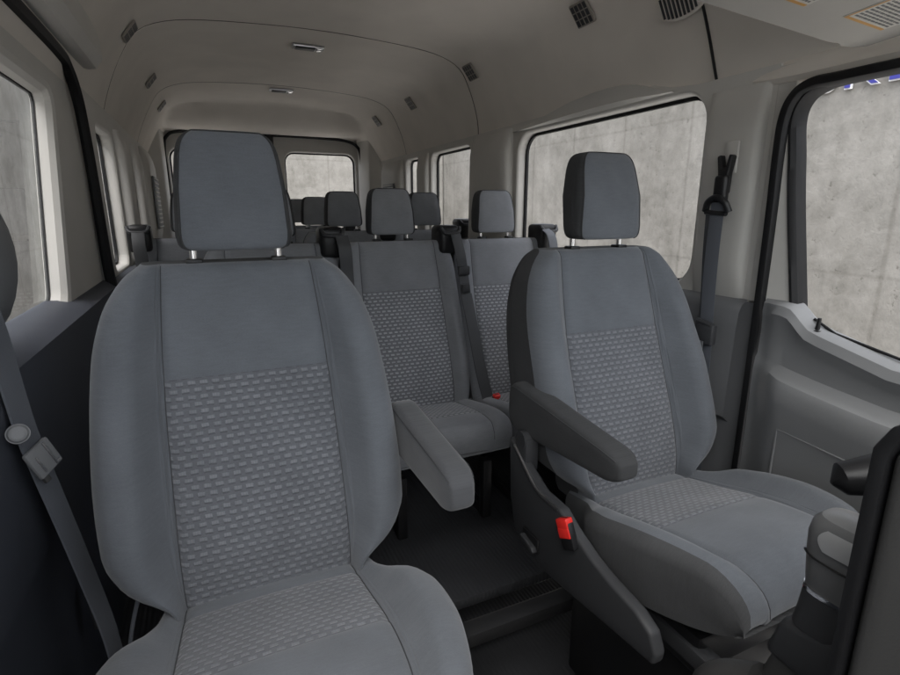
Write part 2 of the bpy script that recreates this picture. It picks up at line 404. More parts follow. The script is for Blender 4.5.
def make_cushion(P):
    rows = []
    yr, yf, rr = P['yr'], P['yf'], P['r']
    ys = [yr - (yr - (yf + rr)) * k / 34 for k in range(35)]
    for yy in (P['yband'], P['ypat']):
        k = min(range(len(ys)), key=lambda q: abs(ys[q] - yy)); ys[k] = yy
    rows = [(y, 0) for y in ys]
    for a in (12, 25, 38, 50, 62, 75, 90): rows.append((yf + rr - rr * math.sin(R(a)), rr * (1 - math.cos(R(a)))))
    zl = interp(yf + rr, *P['prof']) - rr
    low = interp(yf, *P['bot'])
    for q in (.35, .7, 1): rows.append((yf + .012 * q * q, rr + (zl - low) * q))
    rings, uvs = [], []; NI, NB = 22, 12
    s0 = 0; prev = None
    for y, dz in rows:
        yq = max(y, yf + rr) if dz else y
        zc = interp(yq, *P['prof']) - dz; a = interp(y, *P['seam']); W = max(interp(y, *P['W']), a + .015)
        h = interp(y, *P['bol']) * (1 if not dz else max(0, 1 - dz / rr)); bot = min(interp(y, *P['bot']), zc - .004)
        if prev: s0 += math.hypot(y - prev[0], zc - prev[1])
        prev = (y, zc); v = -s0
        line, uv = [], []; er = P['er']
        def bolster(s):
            o = []
            for k in range(1, NB + 1):
                if k <= 6: q = .55 * (k / 6) ** .85
                else: q = .55 + .45 * math.sin((k - 6) / (NB - 6) * math.pi / 2)
                z = h * sm(q / .55) - .007 * gs(q * (W - a), .006)
                if q > .55: e = (q - .55) / .45; z -= (er + h * .3) * (1 - math.sqrt(max(0, 1 - e * e)))
                o.append((s * (a + (W - a) * q), max(zc + z, bot + .002)))
            return o
        for x, z in bolster(-1)[::-1]: line.append((x, y, z)); uv.append((x - .3, v))
        for k in range(NI + 1):
            t = -1 + 2 * k / NI; t = math.sin(t * math.pi / 2) * .35 + t * .65
            z = zc + P['puff'] * (1 - t * t) - .008 * gs(a * (1 - abs(t)), .006) - .004 * gs(y - P['yband'], .005) - (.003 * gs(y - P['ypat'], .005))
            line.append((a * t, y, max(z, bot + .002))); uv.append((a * t, v))
        for x, z in bolster(1): line.append((x, y, z)); uv.append((x + .3, v))
        ze = line[-1][2]
        for q in (.33, .66, 1): line.append((W - .012 * q * q, y, ze + (bot - ze) * q)); uv.append((W + .5 + q * .1, v))
        line.append((0, y, bot - .002)); uv.append((1, v))
        for q in (1, .66, .33): line.append((-W + .012 * q * q, y, ze + (bot - ze) * q)); uv.append((-W - .5 - q * .1, v))
        rings.append(line); uvs.append(uv)
    yrow = [r_[0] for r_ in rows]; nb = NB; iband = yrow.index(P['yband']); ipat = yrow.index(P['ypat'])
    def lab(i, j):
        if j < P['nval'] or 2 * nb + NI - P['nval'] <= j < 2 * nb + NI: return 'valance'
        if j < nb: return 'bolL'
        if j < nb + NI: return 'band' if i < iband else 'pattern' if i < ipat else 'front'
        if j < 2 * nb + NI: return 'bolR'
        return 'valance'
    return split_grid(rings, uvs, lab), rings
def make_headrest(x0, w, z0, z1, yf, depth, tilt, rc=.05):
    """pillow; returns face and shell bmeshes"""
    rows = []; H = z1 - z0; zm = (z0 + z1) / 2; n = 22; NX = 40
    rings, uvs = [], []
    for k in range(n + 1):
        th = -math.pi / 2 + math.pi * k / n
        ex_ = 2 / (6.0 if th > 0 else 11.0); sz = math.copysign(abs(math.sin(th)) ** ex_, math.sin(th)); cz = abs(math.cos(th)) ** ex_
        z = zm + sz * H / 2; t = (z - z0) / H
        wx = w * (1.0 - .24 * max(0, t - .22) ** 1.3) * (cz if k not in (0, n) else .55)
        dy = depth / 2 * (.72 + .28 * (1 - abs(2 * t - .9))) * (cz ** .8 if k not in (0, n) else .45)
        line, uv = [], []
        for j in range(NX):
            ph = 2 * math.pi * j / NX
            cx, sy = math.cos(ph), math.sin(ph)
            ex = math.copysign(abs(cx) ** (2 / 4.2), cx); ey = math.copysign(abs(sy) ** (2 / 4.2), sy)
            line.append((x0 + wx * ex, yf + depth / 2 + (t * tilt) + dy * ey, z)); uv.append((wx * ex + (0 if ey < 0 else .5), z))
        rings.append(line); uvs.append(uv)
    def lab(i, j):
        ph = 2 * math.pi * (j + .5) / NX
        return 'face' if (math.sin(ph) < -.55) else 'shell'
    g = split_grid(rings, uvs, lab)
    cols = [j for j in range(NX) if lab(0, j) == 'face']; j0, j1 = cols[0], (cols[-1] + 1) % NX
    k0, k1 = 3, n - 3; pth = [rings[k][j0] for k in range(k0, k1)]
    top = rings[k1]; pth += [top[j % NX] for j in range(j0, j0 + len(cols) + 1)]; pth += [rings[k][j1] for k in range(k1 - 1, k0 - 1, -1)]
    b = bmesh.new(); tube(b, [Vector(p) + Vector((0, -.0006, 0)) for p in pth], .0019, 6); g['piping'] = b
    for rg, flip in ((rings[0], True), (rings[-1], False)):
        b = g['shell']; vs = [b.verts.new(p) for p in rg]; f = b.faces.new(vs)
    return g

FRONT_BACK = dict(ztop=-.107, zbot=-.775, r=.026, zp=-.328, er=.045, puff=.004,
    prof=([-.80, -.70, -.6, -.45, -.334, -.22, -.11, -.05], [.985, .995, 1.022, 1.078, 1.118, 1.152, 1.183, 1.196]),
    seam=([-.80, -.72, -.6, -.45, -.3, -.2, -.11, -.05], [.158, .163, .164, .164, .160, .154, .147, .145]),
    W=([-.80, -.735, -.715, -.695, -.672, -.64, -.61, -.5, -.39, -.284, -.200, -.152, -.128, -.112, -.095], [.185, .185, .200, .230, .258, .277, .287, .292, .288, .279, .258, .232, .212, .191, .172]),
    bol=([-.8, -.7, -.6, -.45, -.3, -.2, -.12, -.05], [.030, .052, .072, .073, .054, .036, .014, .006]),
    T=([-.8, -.5, -.2, -.05], [.14, .15, .13, .10]))
FRONT_CUSH = dict(yr=1.04, yf=.475, r=.075, yband=.955, ypat=.745, nval=5, er=.026, puff=.006,
    prof=([.48, .55, .62, .745, .85, .955, 1.04], [-.668, -.664, -.670, -.694, -.722, -.745, -.762]),
    seam=([.475, .50, .55, .62, .745, .955, 1.04], [.125, .135, .150, .164, .171, .165, .160]),
    W=([.475, .50, .55, .61, .70, .80, .87, .91, .95, 1.04], [.175, .205, .238, .260, .280, .288, .272, .240, .214, .20]),
    bol=([.475, .54, .62, .72, .85, .92, 1.04], [.006, .018, .030, .036, .034, .016, .010]),
    bot=([.475, .55, .7, .9, 1.04], [-.752, -.785, -.815, -.845, -.85]))

def shift(P, **k):
    Q = dict(P); Q.update(k); return Q
def move(bm, x0, dy=0, dz=0):
    bmesh.ops.translate(bm, verts=bm.verts, vec=(x0, dy, dz)); return bm
CS = []
def assemble_seat(root, X0, bp, cp, mats, head, rings_dz=(0, 0), top_caps=True):
    dy, dz = rings_dz
    hy = 0 if dy == 0 else .075
    g, rings = make_backrest(bp)
    sh = g['shell']; uvl = sh.loops.layers.uv.verify()
    vs = [sh.verts.new(p) for p in rings[-1]]; f = sh.faces.new(vs)
    for k in g: move(g[k], X0, dy, dz)
    back = build('backrest', g['shell'], mats['char'], root)
    build('side_bolster', g['bolL'], mats['cloth'], back); build('side_bolster', g['bolR'], mats['cloth'], back)
    build('upper_panel', g['upper'], mats['cloth'], back); build('patterned_panel', g['pattern'], mats['dash'], back)
    nc = 12
    for col in (nc, nc + 22):
        b = B(); tube(b, [Vector((X0 + r_[col][0], r_[col][1] + dy - .0008, r_[col][2] + dz)) for r_ in rings[4:-2]], .0011, 5); build('seam', b, M['thread'], back)
    c, crings = make_cushion(cp)
    for col in (nc, nc + 22):
        b = B(); tube(b, [Vector((X0 + r_[col][0], r_[col][1] + dy, r_[col][2] + dz + .0008)) for r_ in crings[1:-3]], .0011, 5); CS.append(b)
    for k in c: move(c[k], X0, dy, dz)
    cu = build('cushion', c['valance'], mats['val'], root)
    while CS: build('seam', CS.pop(), M['thread'], cu)
    build('side_bolster', c['bolL'], mats['cloth'], cu); build('side_bolster', c['bolR'], mats['cloth'], cu)
    build('front_panel', c['front'], mats['cloth'], cu); build('rear_band', c['band'], mats['cloth'], cu); build('patterned_panel', c['pattern'], mats['dash'], cu)
    h = make_headrest(X0, *head[:-1])
    for k in h: move(h[k], 0, dy + hy, dz)
    hr = build('headrest', h['face'], mats['cloth'], root)
    build('headrest_shell', h['shell'], mats['char'], hr); build('piping', h['piping'], mats['char'], hr)
    pw = head[-1]; PG = bp['ztop']
    for s in (-1, 1):
        b = B(); tube(b, [(X0 + s * pw, 1.222 + dy + hy * .6, -.13 + dz), (X0 + s * pw, 1.222 + dy + hy * .6, head[1] + dz + .02)], .0078, 12); build('post', b, M['chrome'], hr)
        b = B(); box(b, X0 + s * pw - .016, X0 + s * pw + .016, 1.204 + dy + hy * .4, 1.24 + dy + hy * .4, PG - .004 + dz, PG + .008 + dz, .004); build('post_guide', b, M['black_pl'], hr)
    return back, cu, hr

FZ = -1.15      # rear floor
M['valance'] = fabric('valance_cloth', (.074, .075, .078), sheen=.08)
mats_f = dict(cloth=M['cloth'], dash=M['dash'], char=M['char'], val=M['valance'])
def front_seat(name, X0, label, nval=4):
    root = thing(name, (X0, .80, FZ - .02), label, 'car seat', 'front seats')
    back, cu, hr = assemble_seat(root, X0, FRONT_BACK, shift(FRONT_CUSH, nval=nval, yf=.475 if nval == 0 else .500), mats_f, (.113, -.080, .156, 1.137, .125, .030, .085))
    b = B(); box(b, X0 - .21, X0 + .21, .58, 1.02, -.93, -.835, .015); box(b, X0 - .19, X0 + .19, .60, 1.0, FZ - .15, -.93, .01)
    build('pedestal', b, M['black_pl'], root)
    for s in (-1, 1):
        b = B(); box(b, X0 + s * .2 - .02, X0 + s * .2 + .02, .52, 1.06, -.90, -.86, .006); build('slide_rail', b, M['char_pl'], root)
    return root, back, cu

def armrest(root, X0, s, y0, y1, z0, z1, w, hgt, mat):
    """padded folding armrest hinged at the back, running forward from y0 to y1"""
    b = bmesh.new(); rings = []; n = 44
    for k in range(n + 1):
        t = .5 - .5 * math.cos(math.pi * k / n); y = y0 + (y1 - y0) * t; z = z0 + (z1 - z0) * t
        e = 1
        for d, rad in ((t * abs(y1 - y0), .055), ((1 - t) * abs(y1 - y0), .050)):
            if d < rad: e = min(e, math.sqrt(max(0, 1 - (1 - d / rad) ** 2)))
        e = max(e, .04); hh = hgt * (1.22 - (.70 if s < 0 else .40) * t) * (.35 + .65 * e); ww = w * (.6 + .4 * e) * (1 - .08 * t)
        ring = []
        for j in range(48):
            ph = 2 * math.pi * j / 48; cx, sy = math.cos(ph), math.sin(ph)
            ring.append((X0 + s + ww * math.copysign(abs(cx) ** .42, cx), y, z + hh * math.copysign(abs(sy) ** .42, sy)))
        rings.append(ring)
    loft(b, rings); uvbox(b)
    ar = build('armrest', b, mat, root)
    for cidx in (5, 19):
        b = B(); tube(b, [Vector(r_[cidx]) for r_ in rings[5:-5]], .0016, 5); build('seam', b, M['thread'], ar)
    b = B(); tube(b, [(X0 + s * .72, y0 - .055, z0 - .01), (X0 + s * 1.02, y0 - .055, z0 - .01)], .032, 20); build('hinge', b, M['char_pl'], ar)
    return ar
def buckle(name, parent, p, d, up, sc=1):
    """belt buckle with red button on a short stalk"""
    p = Vector(p); d = Vector(d).normalized(); up = Vector(up).normalized(); side = d.cross(up).normalized(); up = side.cross(d)
    mt = Matrix((side, d, up)).transposed().to_4x4(); mt.translation = p
    b = B(); t = bmesh.new(); box(t, -.016 * sc, .016 * sc, -.055 * sc, .0, -.009 * sc, .009 * sc, .004); merge(b, t, mt)
    bk = build(name, b, M['black_pl'], parent)
    b = B(); t = bmesh.new(); box(t, -.0145 * sc, .0145 * sc, -.012 * sc, .009 * sc, -.0095 * sc, .0115 * sc, .003); merge(b, t, mt)
    t = bmesh.new(); box(t, -.0145 * sc, .0145 * sc, -.030 * sc, -.010 * sc, .0078 * sc, .0115 * sc, .001); merge(b, t, mt)
    build('release_button', b, M['red'], bk, label='red release button')
    b = B(); t = bmesh.new(); box(t, -.009 * sc, .009 * sc, .0092 * sc, .0096 * sc, -.003 * sc, .001 * sc); merge(b, t, mt); build('slot', b, M['black_pl'], bk)
    return bk

# passenger seat (near) and driver seat
PX, DX = .05, 1.022
pseat, pback, pcush = front_seat('front_seat', PX, 'nearest grey front seat, its patterned back filling the left foreground', 0)
armrest(pseat, PX, .325, 1.13, .765, -.492, -.508, .034, .051, M['armcloth'])
dseat, dback, dcush = front_seat('front_seat', DX, 'grey front seat on the right, with lowered charcoal armrest and red buckle')
armrest(dseat, DX, -.292, 1.16, .725, -.512, -.518, .036, .060, M['char'])
# plastic side shield of the driver seat
pts = [(1.105, -.585), (1.075, -.600), (1.01, -.645), (.955, -.672), (.875, -.674), (.83, -.70), (.76, -.728), (.70, -.742), (.625, -.752), (.585, -.770), (.568, -.805), (.572, -.832), (.66, -.842), (.80, -.862), (.93, -.878), (1.02, -.872), (1.07, -.835), (1.095, -.75)]
b = B(); prism(b, pts, 'X', .675, .705, .008, 3); shd = build('side_shield', b, M['char_pl'], dseat)
b = B(); tube(b, spline([(.677, 1.08, -.600), (.675, 1.01, -.648), (.675, .955, -.676), (.675, .88, -.679)], 5), .004, 8); build('trim_edge', b, M['satin'], shd)
b = B(); box(b, .668, .676, .945, 1.015, -.842, -.800, .006); build('lever_recess', b, M['black_pl'], shd)
b = B(); prism(b, [(1.005, -.812), (.955, -.822), (.945, -.832), (.95, -.838), (1.00, -.826), (1.01, -.818)], 'X', .655, .670, .003); build('recliner_lever', b, M['char_pl'], shd)
b = B(); tube(b, [(.678, 1.055, -.575), (.72, 1.055, -.575)], .022, 20); box(b, .680, .72, 1.03, 1.08, -.66, -.57, .006); build('recliner_bracket', b, M['char_pl'], dseat)
buckle('belt_buckle', dseat, (.664, .838, -.682), (-.05, .42, .90), (-1, -.25, -.05), 1.1)
b = B(); ribbon(b, [(.712, .815, -.740), (.712, .82, -.79), (.712, .84, -.84)], .03, (0, 1, .2)); build('buckle_stalk', b, M['belt'], dseat)

# rear bench seats
REAR_BACK = shift(FRONT_BACK, ztop=-.094, W=([-.775, -.72, -.64, -.5, -.3, -.2, -.15, -.12, -.1, -.08], [.228, .238, .244, .247, .246, .243, .235, .221, .203, .186]),
    bol=([-.8, -.5, -.2, -.05], [.016, .030, .018, .006]), seam=([-.80, -.45, -.2, -.11, -.05], [.166, .170, .164, .160, .158]), er=.03, zp=-.285,
    T=([-.8, -.5, -.2, -.05], [.09, .09, .08, .07]))
REAR_CUSH = shift(FRONT_CUSH, nval=0, yr=1.04, yf=.62, r=.05, yband=.985, ypat=.755,
    prof=([.62, .70, .80, .9, 1.04], [-.702, -.699, -.710, -.728, -.752]), seam=([.62, .68, .8, 1.04], [.150, .160, .168, .166]),
    W=([.62, .64, .68, .8, 1.04], [.222, .230, .235, .236, .234]), bol=([.62, .75, .9, 1.04], [.006, .012, .010, .004]), er=.02, bot=([.62, .8, 1.04], [-.80, -.82, -.84]))
mats_r = dict(cloth=M['rearcloth_lit'], dash=M['reardash_lit'], char=M['char'], val=M['rearcloth_lit'])
def belt_guide(root, X0, dy, dz, s=1):
    """belt outlet on the shoulder of a rear seat back"""
    gx = X0 + s * .222
    b = B(); box(b, gx - .046, gx + .046, 1.150 + dy, 1.27 + dy, -.150 + dz, -.032 + dz, .020, 3); gd = build('belt_outlet', b, M['black_pl'], root)
    b = B(); tube(b, spline([(gx - .042, 1.162 + dy, -.040 + dz), (gx - .028, 1.140 + dy, -.062 + dz), (gx + .028, 1.140 + dy, -.062 + dz), (gx + .042, 1.162 + dy, -.040 + dz)], 4), .008, 8); build('outlet_lip', b, M['char_pl'], gd)
    return gd
def rear_seat(X0, dy, dz, label, s=1):
    root = thing('bench_seat', (X0, .85 + dy, FZ), label, 'car seat', 'rear passenger seats')
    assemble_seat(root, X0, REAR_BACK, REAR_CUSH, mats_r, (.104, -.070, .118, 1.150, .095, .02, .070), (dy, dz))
    belt_guide(root, X0, dy, dz, s)
    for q in (-1, 1):
        b = B()
        box(b, X0 + q * .17 - .018, X0 + q * .17 + .018, .70 + dy, .74 + dy, FZ + .002, -.88 + dz, .005)
        box(b, X0 + q * .17 - .018, X0 + q * .17 + .018, .98 + dy, 1.02 + dy, FZ + .002, -.88 + dz, .005)
        box(b, X0 + q * .17 - .015, X0 + q * .17 + .015, .742 + dy, .978 + dy, FZ + .002, FZ + .04, .005)
        build('leg_frame', b, M['black_pl'], root)
    return root
DY2, DZ2 = .86, -.03
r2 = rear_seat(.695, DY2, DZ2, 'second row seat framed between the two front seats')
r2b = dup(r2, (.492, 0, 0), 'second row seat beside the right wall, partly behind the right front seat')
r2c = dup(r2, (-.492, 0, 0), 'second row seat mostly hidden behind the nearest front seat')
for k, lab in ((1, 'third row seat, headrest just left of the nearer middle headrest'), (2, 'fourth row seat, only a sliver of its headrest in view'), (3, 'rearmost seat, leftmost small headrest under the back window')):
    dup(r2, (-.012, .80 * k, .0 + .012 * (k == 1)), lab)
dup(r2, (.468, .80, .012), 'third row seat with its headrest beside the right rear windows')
r3l = rear_seat(-.055, DY2 + .60, DZ2 + .0, 'third row seat by the left windows, left of the nearest headrest', -1)

# second-row belt buckle and belts
def label_belt(o, l): return props(o, l, 'seat belt', 'seat belts')
t = thing('seat_belt', (.93, 2.0, -.80), 'dark belt running down between two second row seats to a red buckle', 'seat belt', 'seat belts')
b = B(); ribbon(b, [(.93, 1.995, -.095), (.934, 1.955, -.17), (.945, 1.950, -.25), (.952, 1.935, -.34)], .046, (1, 0, 0)); build('webbing', b, M['belt'], t)
b = B(); box(b, .918, .968, 1.930, 1.950, -.262, -.225, .005); build('latch_plate', b, M['char_pl'], t)
b = B(); box(b, .93, .965, 1.922, 1.942, -.335, -.30, .004); build('latch_tongue', b, M['char_pl'], t)
b = B(); ribbon(b, [(.952, 1.933, -.34), (.960, 1.872, -.50), (.968, 1.818, -.65), (.985, 1.79, -.755)], .052, (1, 0, 0)); build('lap_webbing', b, M['belt'], t)
bk = buckle('belt_buckle', t, (1.02, 1.78, -.752), (-.1, -.35, .9), (0, -1, -.4), 1.0)
t = thing('seat_belt', (1.40, 2.0, -.2), 'grey belt on the second row seat nearest the right wall', 'seat belt', 'seat belts')
b = B(); ribbon(b, [(1.380, 1.998, -.085), (1.388, 1.965, -.11), (1.40, 1.955, -.18), (1.40, 1.95, -.30), (1.41, 1.93, -.6)], .046, (1, 0, 0)); build('webbing', b, M['beltlight'], t)
b = B(); ribbon(b, [(.455, 1.995, -.095), (.458, 1.96, -.15), (.462, 1.962, -.25), (.465, 1.955, -.40), (.465, 1.94, -.75)], .050, (1, 0, 0))
label_belt(build('seat_belt', b, M['belt']), 'dark belt showing just right of the nearest headrest')
b = B(); ribbon(b, [(-.277, 2.595, -.09), (-.275, 2.56, -.15), (-.27, 2.552, -.25), (-.26, 2.54, -.5)], .05, (1, 0, 0))
label_belt(build('seat_belt', b, M['belt']), 'dark belt below the belt outlet by the left windows')

# ------------------------------------------------------------------ the van
van = thing('passenger_van', (.52, 2.2, FZ - .2), 'passenger van cabin with pale trim, roof lining and windows around the seats', 'van')
XL, XR, XC = -.36, 1.40, .52
# floor
b = B(); box(b, XL - .06, XR + .06, 1.21, 5.0, FZ - .04, FZ, .012); fl = build('floor', b, M['floor'], van)
b = B(); box(b, XL - .06, XR + .06, 1.125, 1.185, FZ - .10, FZ - .055, .006); build('step_strip', b, M['step'], fl)
b = B(); box(b, XL - .06, XR + .06, -.5, 1.35, FZ - .22, FZ - .17); build('footwell', b, M['floor'], fl)
b = B(); box(b, .79, .905, 1.70, 1.80, FZ + .001, FZ + .010, .003); build('anchor_cover', b, M['lower'], fl)
# headliner
def crown(t):      # t: -1..1 across -> (x, z)
    pts = [(-.885, .355), (-.865, .40), (-.82, .50), (-.76, .61), (-.70, .685), (-.60, .728), (-.45, .750), (-.2, .764), (0, .768)]
    s = abs(t) * -1
    k = (1 + s) * (len(pts) - 1); i = min(int(k), len(pts) - 2); f = k - i
    P_ = [Vector((p[0], p[1], 0)) for p in pts]
    a = P_[max(i - 1, 0)]; b_ = P_[i]; c = P_[i + 1]; d = P_[i + 2] if i + 2 < len(P_) else Vector((.2, .764, 0))
    v = .5 * ((2 * b_) + (c - a) * f + (2 * a - 5 * b_ + 4 * c - d) * f * f + (3 * b_ - a - 3 * c + d) * f ** 3)
    return (v.x if t < 0 else -v.x), v.y
SEAMS = (1.19, 2.56, 3.72)
yrows = []
y = .12
while y < 4.19: yrows.append(y); y += .11
for s_ in SEAMS[1:]:
    for d in (-.012, -.0075, -.004, 0, .004, .0075, .012): yrows.append(s_ + d)
yrows = sorted(set(round(v, 4) for v in yrows))
NT = 49
def hl_row(y, dz=0, inn=0):
    row = []
    for j in range(NT):
        t = -1 + 2 * j / (NT - 1); x, z = crown(t)
        w = .16 * abs(t) ** 5 + .05 * t * t
        wy = y + (w * (1 if y > 1.5 else 0))
        g = 0
        for s_ in SEAMS[1:]: g = max(g, math.exp(-((y - s_) / .0045) ** 4))
        k = 1 + .009 * g
        row.append((XC + x * k, wy, z * k + 0 + dz))
    return row
rings = [hl_row(y) for y in yrows]
b = B(); loft(b, rings, closed=False); bmesh.ops.reverse_faces(b, faces=b.faces)
head = build('headliner', b, M['headliner'], van)
# rear header: recess then a lip over the back doors
def hdr_row(y, zmax, k=1.0):
    row = []
    for j in range(NT):
        t = -1 + 2 * j / (NT - 1); x, z = crown(t); w = .16 * abs(t) ** 5 + .05 * t * t
        lim = zmax + (.0 if abs(t) < .5 else 0)
        row.append((XC + x * k, y + w, min(z, lim) if z > lim else z))
    return row
b = B(); rr = [hdr_row(4.19, .80), hdr_row(4.25, .775), hdr_row(4.30, .77), hdr_row(4.36, .745), hdr_row(4.42, .69), hdr_row(4.50, .645), hdr_row(4.58, .618), hdr_row(4.66, .605), hdr_row(4.74, .607), hdr_row(4.95, .61)]
loft(b, rr, closed=False); build('rear_header', b, M['headliner'], head)
for s_ in SEAMS[1:]:
    b = B(); rw = hl_row(s_); tube(b, [Vector((p[0] + (XC - p[0]) * .006, p[1], p[2] * .994)) for p in rw], .003, 6); build('lining_joint', b, M['joint'], head)
# vents in the lining, three dome lamps
def vent(y, side, sz=.04):
    xs = XC + side * .7205; z = .655
    ang = math.atan2(.18, .12)
    mt = Matrix.Translation((xs, y, z)) @ Matrix.Rotation(side * R(52), 4, 'Y')
    b = B(); t = bmesh.new()
    box(t, -sz, sz, -sz * 1.15, sz * 1.15, -.006, .004, .006); merge(b, t, mt); v = build('air_vent', b, M['vent'], head)
    b = B()
    for q in range(4):
        for r_ in range(3):
            t = bmesh.new(); yy = (q - 1.5) * sz * .52; xx = (r_ - 1) * sz * .60
            box(t, xx - sz * .25, xx + sz * .25, yy - sz * .19, yy + sz * .19, -.0066, -.0055); merge(b, t, mt)
    build('grille_slots', b, M['char_pl'], v)
for y in (1.632, 2.49, 3.337, 4.077): vent(y, 1); vent(y, -1)
for k, y in enumerate((1.98, 2.80, 3.82)):
    zz = .766
    b = B(); box(b, XC - .075, XC + .075, y - .03, y + .03, zz - .014, zz + .004, .006); lm = build('dome_lamp', b, M['satin'], head)
    b = B(); box(b, XC - .062, XC + .03, y - .034, y + .018, zz - .018, zz - .012, .003); build('lens', b, M['black_pl'], head)
    b = B(); box(b, XC + .036, XC + .062, y - .034, y + .018, zz - .020, zz - .012, .003); build('switch', b, M['chrome'], head)
# front header trim, its black seam, speaker grille
b = B()
sp = []
for j in range(0, 22):
    t = .30 + .70 * j / 21; x, z = crown(t); sp.append((XC + x * .995, 1.185, z * .992))
tube(b, sp, .004, 6); build('lining_joint', b, M['rubber'], head)

# trim blister over the large right window
def hl_x(z):
    best = None
    for k in range(200):
        x, zz = crown(.5 + .5 * k / 199)
        if best is None or abs(zz - z) < best[0]: best = (abs(zz - z), x)
    return XC + best[1]
b = B(); rings = []
for y, zt in ((1.33, .366), (1.36, .372), (1.40, .384), (1.44, .398), (1.49, .416), (1.56, .428), (1.63, .432), (1.72, .431), (1.85, .424), (1.97, .408), (2.10, .388), (2.22, .372), (2.30, .366)):
    z0 = .3615; rings.append([(1.392, y, z0 - .0005), (1.381, y, z0)] + [(min(1.381, hl_x(z0 + (zt - z0) * q)) - .012 + .004 * q, y, z0 + (zt - z0) * q) for q in (.2, .5, .8, .95)] + [(hl_x(zt) + .012, y, zt + .004)])
loft(b, rings, closed=False); TRIMB = b
# wall panels with rounded window openings
def rrect(y0, y1, z0, z1, r, n=6):
    out = []
    for cy, cz, a0 in ((y1 - r, z0 + r, -90), (y1 - r, z1 - r, 0), (y0 + r, z1 - r, 90), (y0 + r, z0 + r, 180)):
        for k in range(n + 1):
            a = R(a0 + 90 * k / n); out.append((cy + r * math.cos(a), cz + r * math.sin(a)))
    return out
def offset_poly(p, d):
    n = len(p); out = []
    for i in range(n):
        a, b_, c = Vector(p[i - 1]), Vector(p[i]), Vector(p[(i + 1) % n])
        e1 = (b_ - a).normalized(); e2 = (c - b_).normalized()
        nn = Vector((e1.y, -e1.x)) + Vector((e2.y, -e2.x)); nn.normalize()
        out.append((b_.x + nn.x * d, b_.y + nn.y * d))
    return out
def panel(bm, outer, holes, mk, d0=0, ch=.012, depth=.06):
    """flat panel with chamfered openings; mk(p, d) maps (u, v) and depth d (0 = cabin face) to a point"""
    edges = []
    def loop(p, d):
        v = [bm.verts.new(mk(q, d)) for q in p]; e = [bm.edges.new((v[i], v[(i + 1) % len(v)])) for i in range(len(v))]; return v, e
    ov, oe = loop(outer, d0); edges += oe; hv = []
    for h in holes:
        v, e = loop(offset_poly(h, ch), d0); edges += e; hv.append((h, v))
    bmesh.ops.triangle_fill(bm, use_beauty=True, edges=edges)
    ob = [bm.verts.new(mk(q, d0 + depth)) for q in outer]
    for i in range(len(outer)): bm.faces.new((ov[i], ov[(i + 1) % len(outer)], ob[(i + 1) % len(outer)], ob[i]))
    for h, v in hv:
        prev = v
        for a in (30, 60, 90):
            off, dep = ch * (1 - math.sin(R(a))), ch * 1.3 * (1 - math.cos(R(a)))
            nx = [bm.verts.new(mk(q, d0 + dep)) for q in offset_poly(h, off)]
            for i in range(len(h)): bm.faces.new((prev[i], prev[(i + 1) % len(h)], nx[(i + 1) % len(h)], nx[i]))
            prev = nx
        nx = [bm.verts.new(mk(q, d0 + depth)) for q in h]
        for i in range(len(h)): bm.faces.new((prev[i], prev[(i + 1) % len(h)], nx[(i + 1) % len(h)], nx[i]))
    return bm
def ringframe(bm, poly, mk, d, w, th):
    """gasket following the outline, w wide inward, th thick"""
    a = poly; c = offset_poly(poly, -w); n = len(a)
    for p, q, dd in ((a, c, d),):
        v0 = [bm.verts.new(mk(u, d)) for u in a]; v1 = [bm.verts.new(mk(u, d)) for u in c]
        v2 = [bm.verts.new(mk(u, d + th)) for u in c]; v3 = [bm.verts.new(mk(u, d + th)) for u in a]
        for i in range(n):
            k = (i + 1) % n
            bm.faces.new((v0[i], v0[k], v1[k], v1[i])); bm.faces.new((v1[i], v1[k], v2[k], v2[i])); bm.faces.new((v2[i], v2[k], v3[k], v3[i])); bm.faces.new((v3[i], v3[k], v0[k], v0[i]))
    return bm
def pane(bm, poly, mk, d, th=.004):
    v = [bm.verts.new(mk(u, d)) for u in poly]; w = [bm.verts.new(mk(u, d + th)) for u in poly]; n = len(poly)
    bm.faces.new(v); bm.faces.new(w[::-1])
    for i in range(n): bm.faces.new((v[i], w[i], w[(i + 1) % n], v[(i + 1) % n]))
    return bm
mkR = lambda p, d: (XR - .015 + d, p[0], p[1])
mkL = lambda p, d: (XL + .015 - d, p[0], p[1])
def wall(side, yend0, yend1, holes, name='side_wall'):
    mk = mkR if side > 0 else mkL
    b = B(); outer = [(yend0, -.255), (yend1, -.255), (yend1, .40)] + ([(1.42, .40), (1.34, .378), (1.24, .368), (yend0, .368)] if side > 0 else [(yend0, .40)])
    outer = outer[:]; panel(b, outer, [rrect(*h) for h in holes], mk); w = build('side_trim', b, M['trim'], van, smooth=False)
    for h in holes:
        p = rrect(*h)
        b = B(); ringframe(b, offset_poly(p, .006), mk, .044, .018, .012); win = build('window', b, M['rubber'], van, smooth=False)
        b = B(); pane(b, offset_poly(p, .004), mk, .049); build('pane', b, M['glass'], win, smooth=False)
    b = B(); ys = (yend0, yend1)
    prof = [(-.249, -.001), (-.256, -.016), (-.264, -.026), (-.285, -.035), (-.33, -.038), (-.60, -.045), (-.62, -.02), (-.95, -.02), (FZ, -.02)]
    rings = [[mk((y, z), d) for z, d in prof] for y in ys]; loft(b, rings, closed=False)
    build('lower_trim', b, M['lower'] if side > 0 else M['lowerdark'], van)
    return w
# right: behind the driver's door
wall(1, .985, 4.9, [(1.205, 2.265, -.238, .347, .09), (2.77, 3.36, -.235, .357, .06), (3.585, 3.86, -.235, .357, .05), (4.42, 4.80, -.22, .36, .05)])
